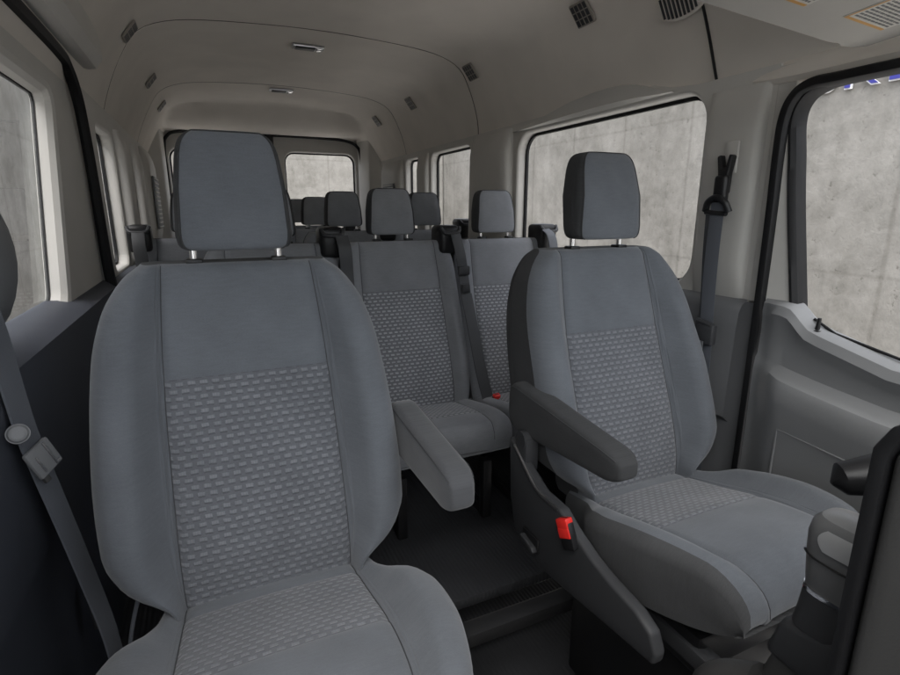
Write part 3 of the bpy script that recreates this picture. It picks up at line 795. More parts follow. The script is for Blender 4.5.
# left: behind the sliding door
wall(-1, 2.17, 4.9, [(2.40, 2.80, -.235, .31, .05), (3.02, 3.36, -.235, .31, .05), (3.60, 3.80, -.235, .31, .05), (4.42, 4.80, -.22, .36, .05)])
def pillar(side, y0, y1, z0, z1, dep, bow=0.0, mat='trim', name='pillar_trim'):
    """rounded pillar casing standing proud of the wall"""
    s = side; X = (XR - .015) if s > 0 else (XL + .015); rings = []
    prof = [(0, 0), (.02, .45), (.06, .8), (.13, .96), (.25, 1), (.5, 1.03), (.75, 1), (.87, .96), (.94, .8), (.98, .45), (1, 0)]
    for k in range(13):
        t = k / 12; z = z0 + (z1 - z0) * t; f = 1 + bow * (t - .5)
        e = min(1, .25 + 6 * t) * min(1, .4 + 5 * (1 - t))
        rings.append([(X - s * dep * d * min(1, e) + s * .004, y0 + (y1 - y0) * ((u - .5) * f + .5), z) for u, d in prof])
    b = B(); loft(b, rings, closed=False); b2 = b
    for i in (0, -1):
        vs = [b.verts.new(p) for p in rings[i]]; b.faces.new(vs)
    return build(name, b, M[mat], van)
pillar(1, 1.0, 1.185, -.25, .33, .030, .05)
pillar(1, 2.30, 2.74, -.25, .385, .050, -.1)
pillar(1, 3.385, 3.56, -.25, .37, .04)
pillar(1, 3.89, 4.39, -.25, .37, .05)
pillar(-1, 2.83, 3.0, -.25, .345, .045)
pillar(-1, 3.39, 3.57, -.25, .345, .045)
pillar(-1, 3.84, 4.39, -.25, .38, .05)
def side_grille(side, y0, y1, z0, z1):
    s = side; X = (XR - .015 - .058) if s > 0 else (XL + .015 + .058)
    b = B(); box(b, min(X, X + s * .01), max(X, X + s * .01), y0, y1, z0, z1, .003); g = build('pillar_vent', b, M['lower'], van)
    b = B(); n = 12
    for k in range(n):
        z = z0 + (z1 - z0) * (k + .5) / n; box(b, X - .006, X + .006, y0 + .01, y1 - .01, z - .005, z + .003)
    build('vent_slat', b, M['trim'], g)
side_grille(1, 3.98, 4.26, -.06, .20); side_grille(-1, 3.90, 4.2, -.12, .21)

# back wall with two doors
mkB = lambda p, d: (p[0], 4.90 + d, p[1])
for k, (x0, x1, wx0, wx1) in enumerate(((XL, XC - .004, -.235, .385), (XC + .004, XR, .655, 1.275))):
    b = B(); hole = rrect(wx0, wx1, -.20, .488, .085)
    outer = [(x0, -.26), (x1, -.26), (x1, .74), (x0, .74)]
    panel(b, outer, [hole], mkB); d = build('rear_door', b, M['trim'], van, smooth=False)
    b = B(); ringframe(b, offset_poly(hole, .006), mkB, .044, .018, .012); build('window_gasket', b, M['rubber'], d, smooth=False)
    b = B(); pane(b, offset_poly(hole, .004), mkB, .049); build('pane', b, M['glass'], d, smooth=False)
    b = B(); box(b, x0, x1, 4.88, 4.96, FZ, -.264, .01); build('lower_panel', b, M['lower'], d)
b = B(); box(b, XC - .045, XC + .045, 4.82, 4.895, .50, .61, .012); box(b, XC - .015, XC + .03, 4.78, 4.83, .53, .60, .006); build('door_latch', b, M['black_pl'], van)
b = B(); rings = [[(XR - .02, y, z) for y, z in ()] for _ in ()]
for s in (-1, 1):
    X = XC + s * .80; b = B()
    prism(b, [(X - .02 * s, 4.55), (X + .03 * s, 4.50), (X + s * .08, 4.45), (X + s * .08, 4.88), (X - s * .03, 4.88)], 'Z', -.25, .66, .02, 3); build('corner_post', b, M['trim'], van)
    b = B(); box(b, min(X - s * .12, X + s * .08), max(X - s * .12, X + s * .08), 4.45, 4.88, FZ, -.26, .02); build('corner_lower_trim', b, M['lower'], van)

build('window_header', TRIMB, M['trim'], van)
b = B(); tube(b, spline([(-.255, 4.80, -.9), (-.255, 4.80, .2), (-.255, 4.80, .47), (-.225, 4.80, .56), (-.14, 4.80, .595), (.10, 4.80, .602), (.52, 4.80, .604), (.94, 4.80, .602), (1.16, 4.80, .59), (1.265, 4.80, .55), (1.30, 4.80, .46), (1.305, 4.80, .2), (1.305, 4.80, -.9)], 6), .013, 8); build('rear_door_seal', b, M['rubber'], van)
# left sliding door: window, pale frame, dark lower panel, black door seal, roof rail cover
b = B(); hole = [(y - (.30 - z) * .36 if y > 1.2 else y, z) for y, z in rrect(.40, 1.85, -.235, .305, .03)]
panel(b, [(.30, -.30), (2.165, -.30), (2.165, .43), (.30, .43)], [offset_poly(hole, 0)], lambda p, d: (XL + .004 - d, p[0], p[1]), ch=.028, depth=.05)
sd = build('sliding_door', b, M['trim'], van, smooth=False)
b = B(); ringframe(b, offset_poly(hole, .006), lambda p, d: (XL - .036 - d, p[0], p[1]), 0, .010, .008); build('window_gasket', b, M['rubber'], sd, smooth=False)
b = B(); pane(b, offset_poly(hole, .004), lambda p, d: (XL - .038 - d, p[0], p[1]), 0); build('pane', b, M['glass'], sd, smooth=False)
b = B(); prof = [(-.045, -.228), (-.02, -.230), (.02, -.245), (.042, -.262), (.046, -.30), (.040, -.36), (.035, -.6), (.02, -.62), (.02, -1.3)]
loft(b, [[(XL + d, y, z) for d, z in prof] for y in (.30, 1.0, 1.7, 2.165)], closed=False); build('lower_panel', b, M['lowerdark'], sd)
b = B(); tube(b, spline([(XL + .025, .30, .43), (XL + .025, 1.2, .43), (XL + .025, 1.86, .430), (XL + .025, 2.00, .41), (XL + .025, 2.08, .345), (XL + .025, 2.115, .25), (XL + .025, 2.14, .065), (XL + .025, 2.155, -.19), (XL + .035, 2.155, -.4), (XL + .05, 2.155, -1.1)], 6), .017, 8); build('door_seal', b, M['rubber'], van)
b = B(); ring = [(-.37, .455), (-.315, .447), (-.285, .452), (-.262, .48), (-.262, .54), (-.275, .60), (-.37, .60)]
rings = []
for y, e in ((.30, 1), (1.0, 1), (1.8, 1), (2.08, 1), (2.19, .96), (2.26, .82), (2.29, .5)):
    rings.append([(-.35 + (x + .35) * e, y, .53 + (z - .53) * e) for x, z in ring])
loft(b, rings); bevel(b, .006, 2, 50); build('rail_cover', b, M['trim'], van)
# left belt pillar: padded casing whose rounded edge enters the picture
b = B(); rings = []
for k in range(21):
    t = (k - 4) / 16; z = -.36 + .44 * t if k > 3 else (-1.2, -.9, -.6, -.4)[k]; bul = math.sin(math.pi * min(1, max(0, (z + .20) / .26))) if -.20 < z < .06 else 0
    x1 = XL + (.02 if k > 3 else -.012) + .052 * (max(0, bul) ** .6); rings.append([(XL - .05, .92, z), (x1 - .012, .93, z), (x1, .96, z), (x1, 1.06, z), (x1 - .006, 1.085, z), (x1 - .02, 1.10, z), (XL - .05, 1.10, z)])
loft(b, rings); build('belt_pillar', b, M['lower'], van)

# front door on the near side and its pillar, out of frame; added to block front light
b = B(); panel(b, [(-.55, -1.2), (.93, -1.2), (.93, .40), (.30, .40), (-.55, -.20)], [[(-.25, -.25), (.80, -.25), (.80, .29), (.28, .29), (-.25, -.10)]], lambda p, d: (XL - d, p[0], p[1])); pd = build('front_door', b, M['door'], van, smooth=False)
b = B(); pane(b, [(-.25, -.25), (.80, -.25), (.80, .29), (.28, .29), (-.25, -.10)], lambda p, d: (XL - .045 - d, p[0], p[1]), 0); build('pane', b, M['glass'], pd, smooth=False)
b = B(); box(b, XL - .05, XL + .03, .90, 1.0, .02, .43, .01); build('belt_pillar', b, M['trim'], van)
# windscreen, unseen; added with a tint to weaken the front light
b = B(); v = [b.verts.new(p) for p in ((XL + .12, .16, .70), (XR - .12, .16, .70), (XR, -.62, -.33), (XL, -.62, -.33))]; w_ = [b.verts.new((q.co.x, q.co.y - .004, q.co.z + .003)) for q in v]
b.faces.new(v); b.faces.new(w_[::-1])
for i in range(4): b.faces.new((v[i], w_[i], w_[(i + 1) % 4], v[(i + 1) % 4]))
ws_ = build('windscreen', b, M['screen'], van, smooth=False)
b = B(); box(b, XL, XR, .10, .20, .62, .80, .02); box(b, XL - .03, XR + .03, -.68, -.58, -1.2, -.33, .02); build('windscreen_frame', b, M['black_pl'], ws_)
# driver's door
mkD = lambda p, d: (XR - .03 + d, p[0], p[1])
def doorX(y): return 1.372
def path2(p): return [(q.x, q.y) for q in spline([(a_, b_, 0) for a_, b_ in p], 8)]
fo = path2([(.935, -.27), (.938, .0), (.943, .135), (.943, .22), (.925, .275), (.885, .300), (.80, .307), (.45, .307), (-.2, .307)])
fi = path2([(.853, -.27), (.902, .0), (.921, .134), (.930, .215), (.912, .266), (.876, .291), (.80, .2975), (.45, .2975), (-.2, .2975)])
si = path2([(.838, -.27), (.886, .0), (.906, .134), (.918, .218), (.908, .262), (.875, .283), (.80, .2905), (.45, .2905), (-.2, .2905)])
b = B(); loft(b, [[(1.42, p[0], p[1]), (1.366, p[0], p[1]), (1.366 + .003, p[0] * .8 + q[0] * .2, p[1] * .8 + q[1] * .2), (1.372, q[0], q[1]), (1.42, q[0], q[1])] for p, q in zip(fo, fi)], closed=False); drd = build('front_door', b, M['trim'], van)
b = B(); loft(b, [[(1.42, p[0], p[1]), (1.368, p[0], p[1]), (1.369, p[0] * .6 + q[0] * .4, p[1] * .6 + q[1] * .4), (1.379, q[0], q[1]), (1.42, q[0], q[1])] for p, q in zip(fi, si)], closed=False); build('window_seal', b, M['rubber'], drd)
fr_in = [(.85, -.27), (.90, .0), (.918, .134), (.926, .215), (.912, .262), (.88, .288), (.799, .294), (.45, .294), (-.18, .294), (-.40, .05), (-.55, -.38), (.3, -.38)]
b = B(); pane(b, fr_in, lambda p, d: (1.398 + d, p[0], p[1]), 0); build('pane', b, M['glass'], drd, smooth=False)
# inner door panel: sheet of stations along y
def belt_z(y): return interp(y, [-.6, .3, .58, .72, .79, .82, .84, .87, .96], [-.36, -.345, -.335, -.302, -.282, -.255, -.238, -.232, -.232])
rings = []
ys = [-.5, -.1, .2, .45, .60, .70, .76, .79, .81, .825, .84, .855, .86, .875, .89, .902, .912, .920]
for y in ys:
    zt = belt_z(y); e = 0 if y < .875 else (y - .875) / .045
    inn = .028 * (1 - sm(e)); lz = interp(y, [-.5, .57, .75, .90, .96], [-.50, -.452, -.432, -.405, -.39]); 
    led = .055 * sm((.918 - y) / .11)
    X = 1.372
    ring = [(X + .03, y, zt), (X - .004, y, zt - .002), (X - .014 - inn * .4, y, zt - .012), (X - .016 - inn * .7, y, zt - .035), (X - .012 - inn * .5, y, zt - .06), (X - .010 - inn * .4, y, (zt + lz) / 2 - .01),
            (X - .012 - inn * .4, y, lz + .015), (X - .018 - led * .45, y, lz + .003), (X - .02 - led * .85, y, lz - .008), (X - .022 - led, y, lz - .028), (X - .022 - led * .95, y, lz - .07), (X - .02 - led * .80, y, lz - .12), (X - .018 - led * .7, y, -.62), (X - .015 - led * .6, y, -.9), (X - .01, y, -1.2)]
    rings.append(ring)
b = B(); loft(b, rings, closed=False); dp = build('door_panel', b, M['door'], drd)
# pocket frame on the panel
b = B(); po = [(.80, -.565), (.55, -.585), (.2, -.60), (.2, -1.0), (.80, -1.0)]
panel(b, offset_poly(po, .0), [], lambda p, d: (1.318 - d, p[0], p[1]), depth=-.006)
build('pocket_panel', b, M['door'], drd, smooth=False)
b = B(); tube(b, [(1.312, .805, -1.0), (1.312, .805, -.56), (1.308, .55, -.580), (1.306, .2, -.595)], .0035, 8); build('pocket_edge', b, M['door'], drd)
b = B(); tube(b, [(1.365, .778, -.30), (1.365, .776, -.262)], [.006, .0045], 10); tube(b, [(1.365, .778, -.30), (1.365, .778, -.293)], .011, 12); build('lock_pin', b, M['black_pl'], drd)
b = B(); tube(b, [(1.385, .80, -.270), (1.385, .745, -.298), (1.385, .575, -.332), (1.385, .3, -.350)], .0035, 8); build('sill_seal', b, M['rubber'], drd)
# door aperture seal on the belt pillar, curving over the door top
b = B()
sp = spline([(1.362, .935, -1.1), (1.362, .936, -.6), (1.36, .937, -.22), (1.36, .940, .0), (1.36, .944, .137), (1.36, .942, .225), (1.36, .924, .275), (1.36, .885, .298), (1.36, .80, .299), (1.36, .45, .299), (1.36, .0, .299)], 7)
rings = []
for i, p in enumerate(sp):
    t = (sp[min(i + 1, len(sp) - 1)] - sp[max(i - 1, 0)]).normalized(); nn = Vector((0, -t.z, t.y))
    rings.append([p + nn * a + Vector((c, 0, 0)) for a, c in ((-.013, .03), (-.013, .0), (-.009, -.008), (0, -.011), (.009, -.008), (.013, 0), (.013, .03))])
loft(b, rings); build('door_seal', b, M['rubber'], van)
b = B(); box(b, 1.386, 1.43, .938, 1.06, -.25, .36); build('door_pillar', b, M['trim'], van)
b = B(); box(b, 1.376, 1.43, .900, 1.06, -1.15, -.255); build('door_pillar_lower', b, M['lower'], van)
# roof side over the driver's door
b = B(); rings = []
for y, q in ((.0, 0), (.4, 0), (.8, 0), (.93, 0), (.98, .002), (1.02, .006), (1.06, .012)): rings.append([(1.43 + q, y, .312 + q), (1.380 + q, y, .316 + q), (1.372 + q, y, .328 + q * .8), (1.376 + q, y, .348), (1.398 + q, y, .375), (1.43 + q, y, .40)])
loft(b, rings, closed=False); build('door_header', b, M['headliner'], van)

# sun visor stowed under the roof, with two warning labels
def visor_pt(u, v, d=0): # u across, v towards the back
    x = .66 + .67 * u; return (x, .42 + .36 * v, .345 + .057 * (1.26 - x) + .03 * (1 - v) - d)
b = B(); rings = []
outl = [(0, .06), (.0, .9), (.03, .985), (.08, 1.0), (.86, 1.0), (.90, .985), (.925, 1.0), (.97, .985), (1.0, .93), (1.0, .08), (.97, .0), (.04, .0)]
v0 = [b.verts.new(visor_pt(u, v, .0)) for u, v in outl]; v1 = [b.verts.new(visor_pt(u, v, -.022)) for u, v in outl]
b.faces.new(v0); b.faces.new(v1[::-1])
for i in range(len(outl)): b.faces.new((v0[i], v0[(i + 1) % len(outl)], v1[(i + 1) % len(outl)], v1[i]))
bevel(b, .008, 3, 60); M['visor'] = plastic('visor_vinyl', (.40, .385, .355), .8, .3, 600)
vis = build('sun_visor', b, M['visor'], van)
M['labelwhite'] = simple('label_paper', (.50, .485, .44), .6)
M['orange'] = simple('label_orange', (.50, .27, .07), .6)
M['ink'] = simple('label_ink', (.12, .12, .12), .6)
def vbox(b, u0, u1, v0_, v1_, d0, d1):
    P_ = [b.verts.new(visor_pt((u - .66) / .67, (v - .42) / .36, d)) for d in (d0, d1) for u, v in ((u0, v0_), (u1, v0_), (u1, v1_), (u0, v1_))]
    for f in ((0,1,2,3),(4,7,6,5),(0,4,5,1),(1,5,6,2),(2,6,7,3),(3,7,4,0)): b.faces.new([P_[i] for i in f])
for u0, u1, v0_, v1_ in ((.90, 1.035, .60, .708), (1.14, 1.268, .575, .700)):
    b = B(); vbox(b, u0, u1, v0_, v1_, .0002, .0012); lb = build('warning_label', b, M['labelwhite'], vis, smooth=False)
    b = B(); vbox(b, u0 + .002, u1 - .002, v1_ - .0075, v1_ - .001, .0014, .0018); vbox(b, u0 + .002, u0 + .0055, v0_ + .003, v1_ - .008, .0014, .0018); build('orange_band', b, M['orange'], lb, smooth=False)
    b = B()
    for k in range(11):
        v = v1_ - .014 - k * .0085; u = u0 + .012
        while u < u1 - .012:
            w = random.uniform(.003, .012); vbox(b, u, min(u + w, u1 - .006), v - .0042, v, .0014, .0018); u += w + .0025
    build('small_print', b, M['ink'], lb, smooth=False)
# oval speaker grille in the lining, just left of the visor
b = B(); t = bmesh.new()
ov = [(.085 * math.cos(R(a)), .045 * math.sin(R(a))) for a in range(0, 360, 12)]
prism(t, ov, 'Z', -.012, .01, .004); mt = Matrix.Translation((1.282, 1.24, .575)) @ Matrix.Rotation(R(60), 4, 'Y') @ Matrix.Rotation(R(90), 4, 'Z'); merge(b, t, mt)
sg = build('speaker_grille', b, M['headliner'], head)
b = B()
for k in range(9):
    t = bmesh.new(); x = -.056 + k * .014; h = .036 * math.sqrt(1 - (x / .085) ** 2); box(t, x - .003, x + .003, -h, h, -.0155, -.0122); merge(b, t, mt)
build('grille_slots', b, M['char_pl'], sg)

# ------------------------------------------------------------------ seat belts
bt = thing('seat_belt', (1.35, 1.10, FZ), 'grey seat belt hanging straight down the right pillar from a dark height adjuster', 'seat belt', 'seat belts')
px = 1.345; BD = -.048
b = B(); box(b, px - .002, px + .006, 1.095 + BD, 1.135 + BD, .10, .185, .003); build('anchor_slot', b, M['trim'], bt)
b = B()
prism(b, [(y_ + BD, z_) for y_, z_ in [(1.092, .145), (1.100, .10), (1.102, .045), (1.130, .045), (1.132, .10), (1.140, .145), (1.130, .150), (1.122, .115), (1.110, .115), (1.102, .150)]], 'X', px - .026, px - .003, .004)
box(b, px - .036, px - .01, 1.096 + BD, 1.136 + BD, .018, .095, .010, 3)
tube(b, spline([(px - .03, 1.078 + BD, -.006), (px - .038, 1.088 + BD, .020), (px - .040, 1.115 + BD, .034), (px - .038, 1.142 + BD, .022), (px - .03, 1.155 + BD, -.002)], 6), .0095, 10)
tube(b, [(px - .034, 1.082 + BD, -.010), (px - .034, 1.150 + BD, -.006)], .007, 8)
build('height_adjuster', b, M['black_pl'], bt)
b = B(); ribbon(b, [(px - .030, 1.114 + BD, .032), (px - .036, 1.110 + BD, -.10), (px - .036, 1.106 + BD, -.24), (px - .034, 1.100 + BD, -.36), (px - .032, 1.094 + BD, -.55), (px - .03, 1.08 + BD, -.85), (px - .03, 1.07 + BD, -1.05)], .045, (0, 1, 0)); build('webbing', b, M['beltlight'], bt)
b = B(); ribbon(b, [(px - .022, 1.135 + BD, .0), (px - .020, 1.132 + BD, -.12), (px - .018, 1.120 + BD, -.30), (px - .014, 1.112 + BD, -.55), (px - .014, 1.10 + BD, -.95)], .040, (-.25, 1, 0)); build('inner_webbing', b, M['belt'], bt)
b = B(); box(b, px - .052, px - .028, 1.068 + BD, 1.130 + BD, -.385, -.325, .006); tube(b, [(px - .045, 1.075 + BD, -.325), (px - .045, 1.125 + BD, -.318)], .008, 8); bl = build('latch_plate', b, M['char_pl'], bt)
b = B(); box(b, px - .056, px - .0525, 1.090 + BD, 1.118 + BD, -.425, -.375, .001); box(b, px - .058, px - .0562, 1.098 + BD, 1.103 + BD, -.418, -.38); build('latch_tongue', b, M['satin'], bl)

bt = thing('seat_belt', (-.30, 1.05, FZ - .1), 'grey seat belt slanting down the left edge with round button and latch', 'seat belt', 'seat belts')
P0 = [(-.312, .925, -.05), (-.305, .965, -.17), (-.302, .978, -.27), (-.300, .992, -.35), (-.297, 1.012, -.42), (-.290, 1.05, -.55), (-.280, 1.085, -.70), (-.268, 1.105, -.84), (-.26, 1.11, -1.0)]
b = B(); ribbon(b, P0, .046, (.30, .85, .2)); build('webbing', b, M['beltlight'], bt)
b = B(); ribbon(b, [(-.318, .96, -.06), (-.314, .995, -.18), (-.31, 1.015, -.30), (-.304, 1.035, -.42), (-.298, 1.065, -.56)], .03, (.2, .9, .2)); build('inner_webbing', b, M['belt'], bt)
# round stop button
c0 = Vector((-.302, .960, -.338)); nrm = Vector((.28, -.90, .32)).normalized()
b = B(); tube(b, [c0, c0 + nrm * .010], .0155, 24); tube(b, [c0 + nrm * .010, c0 + nrm * .013], [.0140, .0115], 24); build('stop_button', b, M['lower'], bt)
b = B(); tube(b, [c0 + nrm * .0135, c0 + nrm * .0155], .0092, 24); build('button_face', b, M['button'], bt)
ax = Vector((.30, .16, -.94)).normalized()
sd_ = nrm.cross(ax).normalized(); nn_ = sd_.cross(ax).normalized()
if nn_.dot(nrm) < 0: nn_ = -nn_
mt = Matrix((sd_, ax, nn_)).transposed().to_4x4(); mt.translation = Vector((-.294, .995, -.395)); mt = mt @ Matrix.Rotation(R(38), 4, 'Y') @ Matrix.Scale(.74, 4)
b = B(); t = bmesh.new(); box(t, -.034, .034, -.030, .040, .004, .016, .005); merge(b, t, mt); bl = build('latch_plate', b, M['lower'], bt)
b = B(); t = bmesh.new(); box(t, .012, .017, -.026, .034, .0165, .0195, .001); box(t, -.020, -.016, -.010, .030, .0165, .019, .001); box(t, .017, .028, .028, .034, .0165, .019, .001); merge(b, t, mt)
build('latch_tongue', b, M['satin'], bl)
b = B(); t = bmesh.new(); box(t, -.028, -.012, .030, .056, .002, .012, .003); merge(b, t, mt); build('latch_tab', b, M['stack'], bl)
# cable beside the seat and a small bracket
b = B(); tube(b, spline([(-.185, 1.04, -.70), (-.215, 1.03, -.80), (-.235, 1.01, -.92), (-.25, .99, -1.05)], 5), .004, 8); build('release_cable', b, M['beltlight'], pseat)
b = B(); prism(b, [(1.19, -.80), (1.23, -.79), (1.235, -.83), (1.215, -.90), (1.20, -.90)], 'X', -.318, -.300, .003); build('belt_anchor', b, M['char_pl'], bt)

# ------------------------------------------------------------------ dashboard centre stack with gear lever; steering wheel
ds = thing('dashboard', (.45, .05, FZ - .17), 'grey dashboard stack with black screen edge and gear lever at the right edge', 'dashboard')
b = B(); prism(b, [(.160, -.36), (.160, -.150), (.150, -.137), (.10, -.120), (-.05, -.100), (-.35, -.10), (-.35, -.95), (.10, -.95), (.155, -.60)], 'X', .380, .66, .010, 3); st = build('side_cheek', b, M['stack'], ds)
b = B(); prism(b, [(.161, -.40), (.1705, -.40), (.1705, -.150), (.162, -.132), (.145, -.122), (.145, -.131), (.157, -.142), (.161, -.155)], 'X', .3785, .665, .0025, 2); build('screen_surround', b, M['black_pl'], ds)
b = B(); prism(b, [(.275, -.445), (.05, -.42), (.05, -.90), (.20, -.90), (.27, -.62), (.295, -.52)], 'X', .50, .66, .012, 3); build('lower_console', b, M['stack'], ds)
b = B(); prism(b, [(.268, -.402), (.17, -.38), (.17, -.46), (.280, -.452)], 'X', .488, .60, .010, 3); build('lever_gaiter', b, M['char_pl'], ds)
b = B(); prism(b, [(-.02, -.36), (-.10, -.33), (-.60, -.36), (-.60, -.95), (-.05, -.95)], 'X', XL, XR - .06, .02, 3); build('dash_top', b, M['char_pl'], ds)  # unseen dash body, added to hold back light from the front
gl = None
def oval(c, rx, ry, z, n=28, e=.7):
    return [(c[0] + rx * math.copysign(abs(math.cos(2 * math.pi * k / n)) ** e, math.cos(2 * math.pi * k / n)), c[1] + ry * math.copysign(abs(math.sin(2 * math.pi * k / n)) ** e, math.sin(2 * math.pi * k / n)), z) for k in range(n)]
cx, cy = .512, .228
b = B(); loft(b, [oval((cx - .004, cy + .012), .012, .014, -.402), oval((cx - .004, cy + .010), .020, .024, -.398), oval((cx - .002, cy + .006), .0215, .026, -.375), oval((cx, cy + .003), .0225, .028, -.352)]); gl = build('gear_lever', b, M['char_pl'], ds)
b = B(); loft(b, [oval((cx, cy + .003), .0235, .029, -.352), oval((cx, cy + .002), .0238, .0295, -.349), oval((cx, cy + .002), .0235, .029, -.346)]); build('chrome_ring', b, M['chrome'], gl)
b = B(); loft(b, [oval((cx, cy + .002), .0225, .028, -.347), oval((cx, cy), .0245, .031, -.335), oval((cx, cy), .0260, .034, -.300), oval((cx, cy), .0262, .035, -.278), oval((cx, cy), .0245, .033, -.262), oval((cx, cy), .0200, .027, -.253), oval((cx, cy), .011, .015, -.2495)]); build('knob', b, M['knob'], gl)
b = B(); rg = []
for q in range(9):
    z = -.288 + .027 * q / 8; rx, ry = interp(z, [-.300, -.278, -.262, -.253], [.0260, .0262, .0245, .0200]), interp(z, [-.300, -.278, -.262, -.253], [.034, .035, .033, .027])
    a0, a1 = 160 + 14 * (1 - math.sin(math.pi * (q + 1) / 10)), 222 - 10 * (1 - math.sin(math.pi * (q + 2) / 12))
    row = []
    for k in range(13):
        A = R(a0 + (a1 - a0) * k / 12); c_, s_2 = math.cos(A), math.sin(A)
        row.append((cx + (rx + .0016) * math.copysign(abs(c_) ** .7, c_), cy + (ry + .0016) * math.copysign(abs(s_2) ** .7, s_2), z))
    rg.append(row)
loft(b, rg, closed=False); build('knob_facet_glint', b, M['silver'], gl)  # bright knob facet, its reflected light painted as a silver patch
b = B(); tube(b, [(cx + .0266 * math.copysign(abs(math.cos(R(q))) ** .7, math.cos(R(q))), cy + .0346 * math.copysign(abs(math.sin(R(q))) ** .7, math.sin(R(q))), -.303) for q in range(120, 290, 6)], .0011, 6); build('knob_seam', b, M['black_pl'], gl)
for o_ in [gl] + list(gl.children):
    for v_ in o_.data.vertices:
        zz = v_.co.z + LOC[ds.name].z
        zz = -.357 + (zz + .352) * .80 if zz > -.352 else -.402 + (zz + .402) * .90
        v_.co.z = zz - LOC[ds.name].z
# cup holder rim low in front
b = B(); tube(b, spline([(.52, .34, -.62), (.50, .33, -.575), (.49, .31, -.535), (.495, .27, -.505)], 6), [.03] * 19, 14); build('console_roll', b, M['stack'], ds)
b = B(); prism(b, [(.335, -.545), (.31, -.512), (.30, -.52), (.325, -.553)], 'X', .470, .486, .003); build('chrome_trim', b, M['satin'], ds)

sw = thing('steering_wheel', (1.0, .22, -.42), 'black steering wheel, only its lower rim showing past the screen edge', 'steering wheel')
b = B(); c = Vector((1.005, .235, -.30)); ax = Vector((0, .82, .57)).normalized(); e1 = Vector((1, 0, 0)); e2 = ax.cross(e1)
rings = []
for k in range(64):
    a = 2 * math.pi * k / 64; d = e1 * math.cos(a) + e2 * math.sin(a)
    rings.append([c + d * .188 + (d * math.cos(q * 2 * math.pi / 14) + ax * math.sin(q * 2 * math.pi / 14)) * .0185 for q in range(14)])
vs = [[b.verts.new(p) for p in r] for r in rings]
for i in range(64):
    for j in range(14): b.faces.new((vs[i][j], vs[i][(j + 1) % 14], vs[(i + 1) % 64][(j + 1) % 14], vs[(i + 1) % 64][j]))
build('rim', b, M['black_pl'], sw)
b = B(); rings = []
for k, (r_, h) in enumerate(((.02, .036), (.055, .034), (.078, .022), (.084, 0), (.07, -.05), (.05, -.10), (.045, -.30))):
    rings.append([c + (e1 * math.cos(q * math.pi / 12) * 1.05 + e2 * math.sin(q * math.pi / 12) * .95) * r_ + ax * h for q in range(24)])
loft(b, rings); build('airbag_hub', b, M['black_pl'], sw)
for a in (0, 180, 268):
    d = e1 * math.cos(R(a)) + e2 * math.sin(R(a)); sdv = ax.cross(d); b = B(); rings = []
    for t, w in ((.06, .030), (.11, .022), (.16, .018), (.186, .020)):
        p = c + d * t; rings.append([p + sdv * w + ax * .006, p + sdv * w - ax * .010, p - sdv * w - ax * .010, p - sdv * w + ax * .006])
    loft(b, rings); bevel(b, .003); build('spoke', b, M['black_pl'], sw)
b = B(); tube(b, [(.802, .40, -.393), (.815, .395, -.386), (.86, .36, -.37), (.93, .30, -.34)], [.004, .024, .033, .04], 16); build('control_stalk', b, M['black_pl'], sw)

# ------------------------------------------------------------------ outside: concrete walls, letters, ground
def slab(name, x0, x1, y0, y1, z0, z1, along, label):
    b = B(); box(b, x0, x1, y0, y1, z0, z1, .02)
    o = build(name, b, concrete('concrete_' + along.lower() + '_' + name + str(int(x0 * 10)), along), None, smooth=False, label=label); o['category'] = 'wall'; o['group'] = 'concrete walls round the van'; return o
GZ = -1.80
slab('concrete_wall', 4.40, 4.7, -3.0, 11.0, GZ, 1.32, 'Y', 'stained grey concrete wall outside the right side windows, with blue letters on it')
slab('concrete_wall', -2.3, -2.0, -1.0, 10.3, GZ, 1.8, 'Y', 'stained grey concrete wall seen through the left side window')
slab('concrete_wall', -1.99, 4.39, 10.0, 10.3, GZ, 1.3, 'X', 'stained grey concrete wall seen through the back window')
b = B(); box(b, -60, 60, -60, 60, GZ - .2, GZ)
gm = plastic('ground_concrete', (.60, .585, .56), .85, .2, 60, .2)
props(build('ground', b, gm, None, smooth=False), kind='structure')
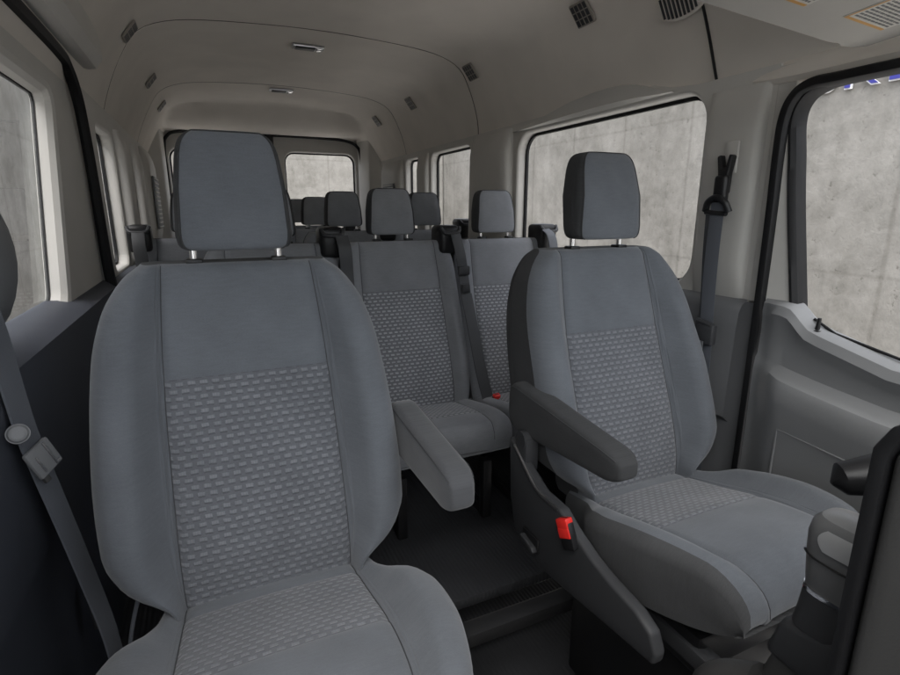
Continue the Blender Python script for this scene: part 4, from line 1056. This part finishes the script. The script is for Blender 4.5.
# raised blue letters with pale edges
def letter(ch, yl, w, h, label):
    """yl = position of the letter's left edge; text runs towards the front of the van"""
    t = thing('sign_letter', (4.40, yl - w / 2, LZ), label, 'letter', 'letters on the concrete wall')
    s = .036
    def add(mat, nm, grow, d0, d1):
        b = B()
        def pr(pts): prism(b, [(yl - x, LZ + z) for x, z in pts], 'X', 4.40 - d1, 4.40 - d0)
        g = grow
        if ch in 'OD':
            o = [((w / 2) + (w / 2 + g) * math.cos(R(a)), h / 2 + (h / 2 + g) * math.sin(R(a))) for a in range(0, 360, 10)]
            i = [((w / 2) + (w / 2 - s - g) * math.cos(R(a)), h / 2 + (h / 2 - s - g) * math.sin(R(a))) for a in range(0, 360, 10)]
            n = len(o)
            V = [[b.verts.new((4.40 - d, yl - x, LZ + z)) for x, z in P_] for P_, d in ((o, d0), (o, d1), (i, d1), (i, d0))]
            for k in range(n):
                q = (k + 1) % n
                for m_ in range(4): b.faces.new((V[m_][k], V[m_][q], V[(m_ + 1) % 4][q], V[(m_ + 1) % 4][k]))
        elif ch == 'R':
            pr([(-g, -g), (s + g, -g), (s + g, h + g), (-g, h + g)])
            o = [(s + g + .0005 - .0, h + g)] + [(w - h * .29 + (h * .29 + g) * math.cos(R(a)), h * .71 + (h * .29 + g) * math.sin(R(a))) for a in range(90, -91, -15)] + [(s + g + .0005, h * .42 - g)]
            i = [(s + g + .0005, h - s - g)] + [(w - h * .29 + max(.002, h * .29 - s - g) * math.cos(R(a)), h * .71 + max(.002, h * .29 - s - g) * math.sin(R(a))) for a in range(90, -91, -15)] + [(s + g + .0005, h * .42 + s + g)]
            V = [[b.verts.new((4.40 - d, yl - x, LZ + z)) for x, z in P_] for P_, d in ((o, d0), (o, d1), (i, d1), (i, d0))]
            for k in range(len(o) - 1):
                for m_ in range(4): b.faces.new((V[m_][k], V[m_][k + 1], V[(m_ + 1) % 4][k + 1], V[(m_ + 1) % 4][k]))
            pr([(w * .40 - g, h * .42 - g - .001), (w * .40 + s + g * 1.2, h * .42 - g - .001), (w + .004 + g, -g), (w - s - .004 - g, -g)])
        elif ch == 'E':
            pr([(-g, -g), (s + g, -g), (s + g, h + g), (-g, h + g)])
            for z in (0, (h - s) / 2, h - s): pr([(s + g + .0005, z - g), (w + g, z - g), (w + g, z + s + g), (s + g + .0005, z + s + g)])
        return build(nm, b, mat, t, smooth=False)
    add(M['white'], 'pale_edge', .006, .012, .030); add(M['blue'], 'blue_face', -.001, .031, .042)
LZ = .868
letter('O', 2.81, .17, .20, 'leftmost blue raised letter on the concrete wall, only its curved bottom showing')
letter('R', 2.585, .215, .20, 'blue raised letter R on the concrete wall')
letter('E', 2.30, .165, .20, 'blue raised letter E on the concrete wall at the right edge of the picture')

# ------------------------------------------------------------------ light, sky, camera
w = bpy.data.worlds.new('World'); scene.world = w; w.use_nodes = True; nt = w.node_tree
sky = nt.nodes.new('ShaderNodeTexSky'); sky.sky_type = 'NISHITA'; sky.sun_disc = False
EL, AZ = R(62), R(205)      # sun high, ahead of the van's nose and to the right
sky.sun_elevation = EL; sky.sun_rotation = AZ; sky.air_density = 1.0; sky.dust_density = 3.0; sky.ozone_density = 1.0
bg = nt.nodes['Background']; bg.inputs['Strength'].default_value = .15; hs = nt.nodes.new('ShaderNodeHueSaturation'); hs.inputs['Saturation'].default_value = .30; nt.links.new(sky.outputs[0], hs.inputs['Color']); nt.links.new(hs.outputs[0], bg.inputs['Color'])
sl = bpy.data.lights.new('sun', 'SUN'); sl.energy = 1.3; sl.angle = R(90); sl.color = (1, .965, .92)
so = bpy.data.objects.new('sun', sl); COL.objects.link(so)
dirv = Vector((math.sin(AZ) * math.cos(EL), math.cos(AZ) * math.cos(EL), math.sin(EL)))
so.rotation_euler = dirv.to_track_quat('Z', 'Y').to_euler(); so.location = (0, -6, 8)
scene.view_settings.view_transform = 'Standard'; scene.view_settings.look = 'None'; scene.view_settings.exposure = 1.62; scene.view_settings.gamma = 1
cd = bpy.data.cameras.new('camera'); co = bpy.data.objects.new('camera', cd); COL.objects.link(co); scene.camera = co
cd.sensor_width = 36; cd.sensor_fit = 'HORIZONTAL'; cd.lens = 36 * 520 / 900; cd.clip_start = .02; cd.clip_end = 300
th, ph = R(24.98), R(13.78)
vx, vy, F = 207, 210, 520
ph = math.atan((337.5 - vy) / F); th = math.atan((450 - vx) / F * math.cos(ph))
Rv = Vector((math.cos(th), -math.sin(th), 0)); Fv = Vector((math.sin(th) * math.cos(ph), math.cos(th) * math.cos(ph), -math.sin(ph))); Uv = Rv.cross(Fv)
mt = Matrix((Rv, Uv, -Fv)).transposed().to_4x4(); mt.translation = G
co.matrix_world = mt
scene.cycles.max_bounces = 10; scene.cycles.diffuse_bounces = 6; scene.cycles.transparent_max_bounces = 12
